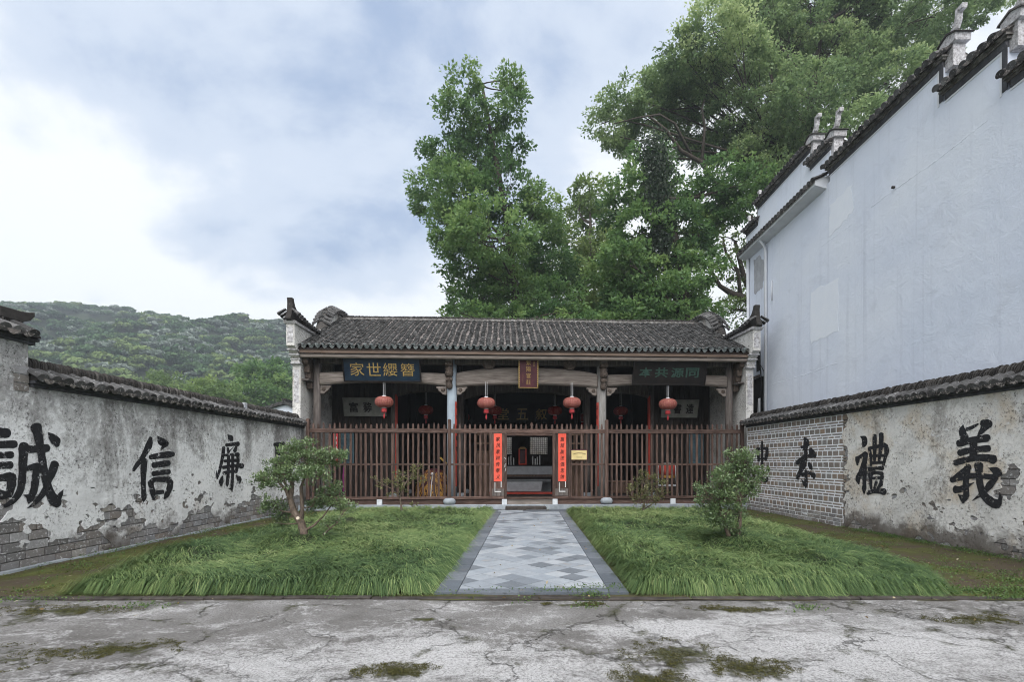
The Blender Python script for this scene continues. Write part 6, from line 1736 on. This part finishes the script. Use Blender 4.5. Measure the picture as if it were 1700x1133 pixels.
# ------------------------------------------------------------------ lawns of long drooping lilyturf
def lawn(x0, x1, y0, y1, mounds, seed, label, name, side):
    rs = np.random.default_rng(seed)
    def hgt(x, y):
        ed = np.minimum(np.minimum(x - x0, x1 - x), np.minimum(y - y0, y1 - y))
        h = 0.10 * np.clip(ed / 0.3, 0, 1) ** 0.7
        h = h + 0.05 * np.sin(x * 2.1 + 1.3 * np.sin(y * 1.1 + seed)) * np.sin(y * 1.7 + 0.6 * x) * np.clip(ed / .6, 0, 1)
        for (mx, my, mr, mh) in mounds:
            d = np.hypot(x - mx, y - my); h = h + mh * np.exp(-(d / mr) ** 2 * 1.6)
        return h
    def warp(q):
        # the outer edge draws in towards the front corner
        yy = np.clip((q[..., 1] - y0) / 2.6, 0, 1); pull = 0.75 * (1 - yy * (2 - yy))
        if side > 0: q[..., 0] -= pull * np.clip((q[..., 0] - x0) / (x1 - x0), 0, 1.1)
        else: q[..., 0] += pull * .6 * np.clip((x1 - q[..., 0]) / (x1 - x0), 0, 1.1)
        return q
    nx, ny = 40, 70
    xs = np.linspace(x0, x1, nx + 1); ys = np.linspace(y0, y1, ny + 1)
    Xg, Yg = np.meshgrid(xs, ys); Zg = hgt(Xg, Yg) - 0.0
    v = warp(np.stack([Xg, Yg, Zg], -1).reshape(-1, 3))
    f = [(j * (nx + 1) + i, j * (nx + 1) + i + 1, (j + 1) * (nx + 1) + i + 1, (j + 1) * (nx + 1) + i) for j in range(ny) for i in range(nx)]
    bed = tag(mesh_obj(name + '_bed', npmesh(name + '_bed', v, f, SOIL, smooth=True)), 'dark soil bed under the ' + name.replace('_', ' '), kind='structure')
    # blade roots, in tufts, denser towards the camera and along the rims
    def roots(n, a0, a1, b0, b1):
        return np.stack([rs.uniform(a0, a1, n), rs.uniform(b0, b1, n)], 1)
    w = x1 - x0
    T = [roots(int(w * 1.0 * 150), x0, x1, y0, y0 + 1.0), roots(int(w * 4 * 105), x0, x1, y0 + 1.0, y0 + 5), roots(int(w * (y1 - y0 - 5) * 62), x0, x1, y0 + 5, y1),
         roots(int(w * 70), x0, x1, y0, y0 + .22), roots(500, x0, x0 + .25, y0, y1), roots(500, x1 - .25, x1, y0, y1)]
    T = np.concatenate(T)
    nb = np.where(T[:, 1] < y0 + 1.0, 17, np.where(T[:, 1] < y0 + 5, 14, 11))
    P = np.repeat(T, nb, axis=0) + rs.normal(0, 0.035, (nb.sum(), 2))
    tt = np.repeat(np.arange(len(T)), nb)
    P[:, 0] = np.clip(P[:, 0], x0 + .0, x1 - .0); P[:, 1] = np.clip(P[:, 1], y0 + .0, y1)
    n = len(P)
    x, y = P[:, 0], P[:, 1]
    z0 = hgt(x, y) - 0.01
    # flow: outwards at rims, down mounds, swirling elsewhere
    fx = np.cos(1.3 * np.sin(x * 0.9 + seed) + 1.7 * np.sin(y * 0.7 + 2 * seed) + 0.8 * x); fy = np.sin(1.3 * np.sin(x * 0.9 + seed) + 1.7 * np.sin(y * 0.7 + 2 * seed) + 0.8 * x) - .25
    k = 0.30
    ox = -np.exp(-((x - x0) / k)) + np.exp(-((x1 - x) / k)); oy = -np.exp(-((y - y0) / k)) * 1.2 + np.exp(-((y1 - y) / k))
    dx, dy = fx * .55 + ox * 2.6, fy * .55 + oy * 2.6
    for (mx, my, mr, mh) in mounds:
        d = np.hypot(x - mx, y - my) + 1e-6; wgt = np.exp(-(d / mr / 1.1) ** 2) * 2.2
        dx += (x - mx) / d * wgt; dy += (y - my) / d * wgt
    ta_ = rs.normal(0, .8, (len(T), 2))[tt]
    dx += ta_[:, 0] + rs.normal(0, .65, n); dy += ta_[:, 1] + rs.normal(0, .65, n)
    dn = np.hypot(dx, dy) + 1e-6; dx, dy = dx / dn, dy / dn
    rim = np.clip(np.hypot(ox, oy), 0, 1)
    Ln = (0.25 + 0.15 * rim) * rs.uniform(.65, 1.3, n) * rs.uniform(.7, 1.45, len(T))[tt]
    wd = np.where(y < y0 + 1.2, .0075, np.where(y < y0 + 5, .009, .013)) * rs.uniform(.8, 1.25, n)
    reach = rs.uniform(.72, 1.02, n) * (1 - .4 * rim); rise = rs.uniform(.55, .95, n) + .55 * rim; fall = rs.uniform(.6, .95, n) + .85 * rim
    ts = np.array([0, .28, .55, .8, 1.0]); wf = np.array([.8, 1.0, .9, .6, .08])
    V = np.empty((n, len(ts) * 2, 3))
    px_, py_ = -dy, dx
    for i, t in enumerate(ts):
        hx = reach * Ln * t ** 1.15
        cz = z0 + Ln * (rise * t - fall * t * t) * .85
        cz = np.maximum(cz, 0.012 + .02 * rs.random(n))
        cx, cy = x + dx * hx, y + dy * hx
        for s_, sg in ((0, -1), (1, 1)):
            V[:, 2 * i + s_, 0] = cx + sg * px_ * wd * wf[i] * .5; V[:, 2 * i + s_, 1] = cy + sg * py_ * wd * wf[i] * .5; V[:, 2 * i + s_, 2] = cz + (.0015 if sg > 0 else 0)
    m_ = len(ts) * 2
    base = np.arange(n)[:, None] * m_
    Fq = np.concatenate([base + np.array([2 * i, 2 * i + 1, 2 * i + 3, 2 * i + 2]) for i in range(len(ts) - 1)], 1).reshape(-1, 4)
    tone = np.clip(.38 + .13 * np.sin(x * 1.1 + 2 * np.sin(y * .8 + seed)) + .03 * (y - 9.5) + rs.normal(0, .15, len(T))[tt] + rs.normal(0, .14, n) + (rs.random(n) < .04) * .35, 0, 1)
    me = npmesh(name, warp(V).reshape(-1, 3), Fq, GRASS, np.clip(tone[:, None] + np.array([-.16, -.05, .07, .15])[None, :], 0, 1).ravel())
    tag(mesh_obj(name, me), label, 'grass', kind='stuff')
    return n
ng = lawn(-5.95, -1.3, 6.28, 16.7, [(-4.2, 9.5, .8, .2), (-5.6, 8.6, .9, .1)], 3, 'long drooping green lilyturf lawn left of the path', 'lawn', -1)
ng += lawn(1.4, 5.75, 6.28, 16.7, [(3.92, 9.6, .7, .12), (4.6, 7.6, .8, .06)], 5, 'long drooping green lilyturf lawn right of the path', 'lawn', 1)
# small round-leafed weeds along the kerb, the wall feet and in cracks
rs = np.random.default_rng(50)
wp = []
def weeds(cx, cy, sx, sy, n, z=0.02): wp.append(np.stack([rs.normal(cx, sx, n), rs.normal(cy, sy, n), z + np.abs(rs.normal(0, .022, n))], 1))
for (px, py, sx, n) in ((930, 985, .25, 260), (985, 992, .12, 200), (1000, 980, .3, 300), (520, 990, .25, 350), (560, 992, .12, 200), (1530, 985, .25, 700), (1480, 975, .2, 500), (1660, 985, .35, 900), (1690, 995, .25, 500), (800, 985, .3, 60), (1340, 1015, .12, 120), (975, 1010, .1, 90), (870, 1000, .1, 40), (40, 1000, .4, 250), (240, 1010, .2, 150), (1200, 985, .5, 160), (700, 990, .4, 120)):
    Yw = F * EYE / (py - VY); weeds((px - VX) * Yw / F, Yw, sx, .07, n)
for k in range(60):
    t = random.uniform(5.0, 11.5); p = WR.p0 + WR.d * t; weeds(p.x - .12, p.y, .12, .12, 70)
for k in range(26):
    t = random.uniform(0, 9.2); p = WL.p0 + WL.d * t; weeds(p.x + .14, p.y, .08, .12, 40)
for k in range(60): weeds(random.uniform(5.9, 7.4), random.uniform(6.2, 16), .14, .1, 60, .015)
for k in range(45): weeds(random.uniform(-7.3, -6.0), random.uniform(6.2, 16), .14, .12, 60, .015)
for (cx, cy, sx, n, z_) in ((4.75, 6.2, .3, 500, .1), (4.2, 6.3, .3, 300, .12), (2.6, 6.2, .15, 120, .1), (-2.4, 6.2, .2, 200, .08), (-3.6, 6.25, .2, 120, .1), (5.0, 7.2, .4, 200, .14), (3.0, 12.5, .5, 120, .16), (-3.2, 8.2, .5, 120, .15), (2.2, 9.5, .5, 100, .15)):
    wp.append(np.stack([rs.normal(cx, sx, n), rs.normal(cy, .09 if cy < 7 else .4, n), z_ + rs.normal(0, .05, n)], 1))
P = np.concatenate(wp); v, f = leaf_quads(P, np.tile([0, 0, .3], (len(P), 1)) + rs.normal(0, .6, (len(P), 3)) * [1, 1, .25], .024, rs, .7)
tag(mesh_obj('weeds', npmesh('weeds', v, f, WEED, rs.random(len(f)))), 'low round leafed weeds along kerb and wall feet', 'weeds', kind='stuff')
# moss and seedlings on the strips along the walls
sp_ = []
for k in range(5200):
    if random.random() < .5: x_, y_ = random.uniform(-7.45, -5.9), random.uniform(6.1, 16.5)
    else: x_, y_ = random.uniform(5.5, 7.7), random.uniform(6.1, 17)
    if fbm(x_ * 1.1, y_ * 1.1, 16) + .3 * fbm(x_ * 5, y_ * 5, 3) > -.02:
        for q_ in range(5): sp_.append((x_ + random.gauss(0, .03), y_ + random.gauss(0, .03), .012 + random.uniform(0, .02)))
sp_ = np.array(sp_); v, f = leaf_quads(sp_, rs.normal(0, 1, (len(sp_), 3)) * [1, 1, .6], .02, rs, .5)
MOSSG = leaf_mat('moss_seedling', [(0.035, 0.04, 0.014), (0.07, 0.085, 0.024), (0.11, 0.135, 0.04), (0.16, 0.18, 0.06)], .15, .8, .1)
tag(mesh_obj('ground_moss', npmesh('ground_moss', v, f, MOSSG, rs.random(len(f)))), 'yellow green moss and seedlings on the ground along both walls', 'moss', kind='stuff')
# raised moss cushions on the forecourt
mp = []
for (cx, cy, r, sy) in [(1.15, 4.2, 0.5, 1.15), (-3.5, 4.35, 0.6, 2.2), (-4.6, 4.1, 0.8, 2.0), (2.2, 5.55, 0.55, 4.0), (0.5, 5.75, 0.35, 3.0), (4.6, 5.2, 0.6, 3.0), (-5.0, 5.5, 0.9, 4.0), (-1.0, 3.9, 0.35, 2.0), (1.7, 3.95, 0.4, 1.5), (0.9, 3.7, .4, 1.5)]:
    for k in range(420):
        a = random.uniform(0, 6.28); d_ = random.random() ** .5 * r
        x_, y_ = cx + d_ * math.cos(a), cy + d_ * math.sin(a) / sy
        if fbm(x_ * 3.4, y_ * 3.4, 6) + .55 * (1 - d_ / r) > .12: 
            for q_ in range(16): mp.append((x_ + random.gauss(0, .014), y_ + random.gauss(0, .014), .008 + random.uniform(0, .006)))
mp = np.array(mp); v, f = leaf_quads(mp, rs.normal(0, 1, (len(mp), 3)) * [1, 1, .35], .009, rs, .7)
MOSSL = leaf_mat('moss_frond', [(0.03, 0.027, 0.014), (0.06, 0.058, 0.022), (0.09, 0.088, 0.032), (0.13, 0.12, 0.055)], .1, .9, .05)
tag(mesh_obj('moss', npmesh('moss', v, f, MOSSL, rs.random(len(f)))), 'low cushions of olive moss on the concrete forecourt', 'moss', kind='stuff')
# fallen leaves and pale pebbles: countable bits too small to single out
P = np.stack([rs.uniform(-7.2, 7.4, 260), rs.uniform(5.0, 16, 260), np.full(260, .05)], 1)
keep = (np.abs(P[:, 0]) < 1.1) | (P[:, 0] < -6.1) | (P[:, 0] > 5.9) | (P[:, 1] < 5.9); P = P[keep]
v, f = leaf_quads(P, rs.normal(0, 1, (len(P), 3)) * [1, 1, .1], .045, rs, .6)
FALL = leaf_mat('dry_fallen_leaf', [(0.2, 0.12, 0.06), (0.32, 0.24, 0.12), (0.4, 0.36, 0.26)], .1)
tag(mesh_obj('fallen_leaves', npmesh('fallen_leaves', v, f, FALL, rs.random(len(f)))), 'scattered dry fallen leaves on path and ground', 'leaves', kind='stuff')

# ================================================================== wooded hill far behind on the left
def ridge_h(x):
    """ridge height over the far line Y = 310"""
    xs = [-900, -420, -318, -283, -255, -228, -200, -160, -145, -100, -60, 0, 120, 300, 900]
    hs = [80, 95, 100, 101, 100, 97, 91.5, 88, 88, 74, 58, 42, 30, 26, 24]
    return float(np.interp(x, xs, hs))
def hill_z(x, y):
    t = min(1, max(0, (y - 105) / 205.0)); s_ = t * t * (3 - 2 * t)
    s_ = 0.45 * t + 0.55 * s_
    xr = x * 310 / max(120.0, y)
    z = ridge_h(xr) * s_
    z += (15 * fbm(x * .016, y * .009, 2.5) + 6 * (1 - abs(fbm(x * .02 + 3, y * .008, 5.5))) - 3) * min(1, t * 3) * (1 if y < 290 else .35)
    if y > 310: z = ridge_h(x * 310 / y) * (1 - (y - 310) / 500) + 6 * fbm(x * .012, y * .012, 2.5) * .35
    return z - 5.0 * min(1, max(0, (y - 150) / 100)) - 1.0
EARTHH = mk('hill_soil', [(0.3, (0.02, 0.03, 0.015)), (0.7, (0.035, 0.05, 0.022))], 0.2, bump=0)
hg = grid_sheet('hill', -520, 560, 95, 560, 90, 60, hill_z, EARTHH)
tag(hg, 'wooded hillside terrain rising on the left')
rs = np.random.default_rng(91)
def crown_mesh(seed, mat):
    r_ = np.random.default_rng(seed)
    n = 240
    u = r_.normal(0, 1, (n, 3)); u /= np.linalg.norm(u, axis=1, keepdims=True); u[:, 2] = np.abs(u[:, 2]) * 1.0 - .25
    lump = 0.85 + 0.2 * np.sin(u[:, 0] * 5 + seed) * np.sin(u[:, 1] * 5 + 2 * seed) + .12 * np.sin(u[:, 2] * 7)
    P = u * lump[:, None] * r_.uniform(.82, 1.05, n)[:, None] * np.array([1, 1, .8])
    v, f = leaf_quads(P, np.cross(u, r_.normal(0, 1, (n, 3))), .36, r_, .8)
    tone = np.clip(.18 + .8 * u[:, 2] + r_.normal(0, .12, n), 0, 1)  # daylight painted into the tone: crown tops lighter, undersides darker
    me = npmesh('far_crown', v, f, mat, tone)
    return me
def wood_mat(name, cols):
    return leaf_mat(name, cols, .15, .75, .1)
WM = [wood_mat('far_dark_green', [(0.022, 0.052, 0.024), (0.045, 0.088, 0.04), (0.075, 0.13, 0.056)]),
      wood_mat('far_mid_green', [(0.04, 0.08, 0.036), (0.075, 0.13, 0.056), (0.12, 0.19, 0.08)]),
      wood_mat('far_yellow_green', [(0.075, 0.115, 0.042), (0.14, 0.195, 0.07), (0.23, 0.29, 0.115)]),
      wood_mat('far_pale_blossom', [(0.08, 0.11, 0.085), (0.17, 0.205, 0.175), (0.3, 0.335, 0.3)])]
protos = []
for k, m_ in enumerate(WM):
    for s_ in (1, 2):
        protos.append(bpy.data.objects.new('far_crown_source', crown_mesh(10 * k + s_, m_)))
pts, kinds, scs = [], [], []
y = 100.0
while y < 345:
    sp_ = 5.0 if y < 200 else 5.6
    xa, xb = max(-510, -1.12 * y - 15), min(520, -0.02 * y + 20)
    x = xa
    while x < xb:
        X_, Y_ = x + rs.normal(0, 1.6), y + rs.normal(0, 1.6)
        pn = fbm(X_ * .016, Y_ * .016, 8.0); pn2 = fbm(X_ * .03 + 4, Y_ * .03, 1.0)
        p = rs.random()
        lowf = max(0, 1 - hill_z(X_, Y_) / 45)
        if p < 0.17 + .4 * max(0, pn2 * 1.6): kd = 3
        elif p < .36 + .35 * lowf + .2 * max(0, -pn): kd = 2
        elif p < .66: kd = 1
        else: kd = 0
        sc_ = rs.uniform(2.3, 4.5) * (1.1 if kd == 2 else 1)
        pts.append((X_, Y_, hill_z(X_, Y_) + sc_ * .55)); kinds.append(kd * 2 + int(rs.integers(0, 2))); scs.append(sc_)
        x += sp_ * rs.uniform(.8, 1.2)
    y += sp_ * .8
me = bpy.data.meshes.new('far_wood'); me.vertices.add(len(pts)); me.vertices.foreach_set('co', np.array(pts, np.float32).ravel())
for nm, dat, ty in (('kind_index', kinds, 'INT'), ('size', scs, 'FLOAT'), ('turn', rs.uniform(0, 6.28, len(pts)), 'FLOAT')):
    a = me.attributes.new(nm, ty, 'POINT'); a.data.foreach_set('value', np.asarray(dat, np.int32 if ty == 'INT' else np.float32))
fw = tag(mesh_obj('far_wood', me), 'mixed woodland of dark, yellowish and pale blossoming trees covering the hill', 'woodland', kind='stuff')
ng_t = bpy.data.node_groups.new('far_wood_crowns', 'GeometryNodeTree')
ng_t.interface.new_socket('Geometry', in_out='INPUT', socket_type='NodeSocketGeometry'); ng_t.interface.new_socket('Geometry', in_out='OUTPUT', socket_type='NodeSocketGeometry')
gi = ng_t.nodes.new('NodeGroupInput'); go = ng_t.nodes.new('NodeGroupOutput')
iop = ng_t.nodes.new('GeometryNodeInstanceOnPoints'); jn = ng_t.nodes.new('GeometryNodeJoinGeometry')
m2p = ng_t.nodes.new('GeometryNodeMeshToPoints')
ng_t.links.new(gi.outputs[0], m2p.inputs[0]); ng_t.links.new(m2p.outputs[0], iop.inputs['Points'])
for o in reversed(protos):
    oi = ng_t.nodes.new('GeometryNodeObjectInfo'); oi.inputs['Object'].default_value = o; oi.inputs['As Instance'].default_value = True
    ng_t.links.new(oi.outputs['Geometry'], jn.inputs[0])
ng_t.links.new(jn.outputs[0], iop.inputs['Instance']); iop.inputs['Pick Instance'].default_value = True
def nattr(nm, ty):
    a = ng_t.nodes.new('GeometryNodeInputNamedAttribute'); a.data_type = ty; a.inputs['Name'].default_value = nm
    return [s for s in a.outputs if s.enabled][0]
ng_t.links.new(nattr('kind_index', 'INT'), iop.inputs['Instance Index'])
cx = ng_t.nodes.new('ShaderNodeCombineXYZ'); ng_t.links.new(nattr('turn', 'FLOAT'), cx.inputs[2])
ng_t.links.new(cx.outputs[0], iop.inputs['Rotation']); ng_t.links.new(nattr('size', 'FLOAT'), iop.inputs['Scale'])
ng_t.links.new(iop.outputs[0], go.inputs[0])
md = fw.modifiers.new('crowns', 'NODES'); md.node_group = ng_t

# ================================================================== air
HAZE = bpy.data.materials.new('valley_air'); HAZE.use_nodes = True
ht = HAZE.node_tree; ht.nodes.clear()
ho = ht.nodes.new('ShaderNodeOutputMaterial'); hv = ht.nodes.new('ShaderNodeVolumePrincipled')
hv.inputs['Color'].default_value = (0.82, 0.91, 1.0, 1); hv.inputs['Density'].default_value = 0.0008; hv.inputs['Anisotropy'].default_value = 0.2
ht.links.new(hv.outputs[0], ho.inputs['Volume'])
hz = MB().box(-950, 950, -200, 950, -1.1, 135).build('haze', HAZE)
tag(hz, 'thin pale blue valley haze', kind='stuff')
print('leaves', nleaf, 'blades', ng, 'far crowns', len(pts))
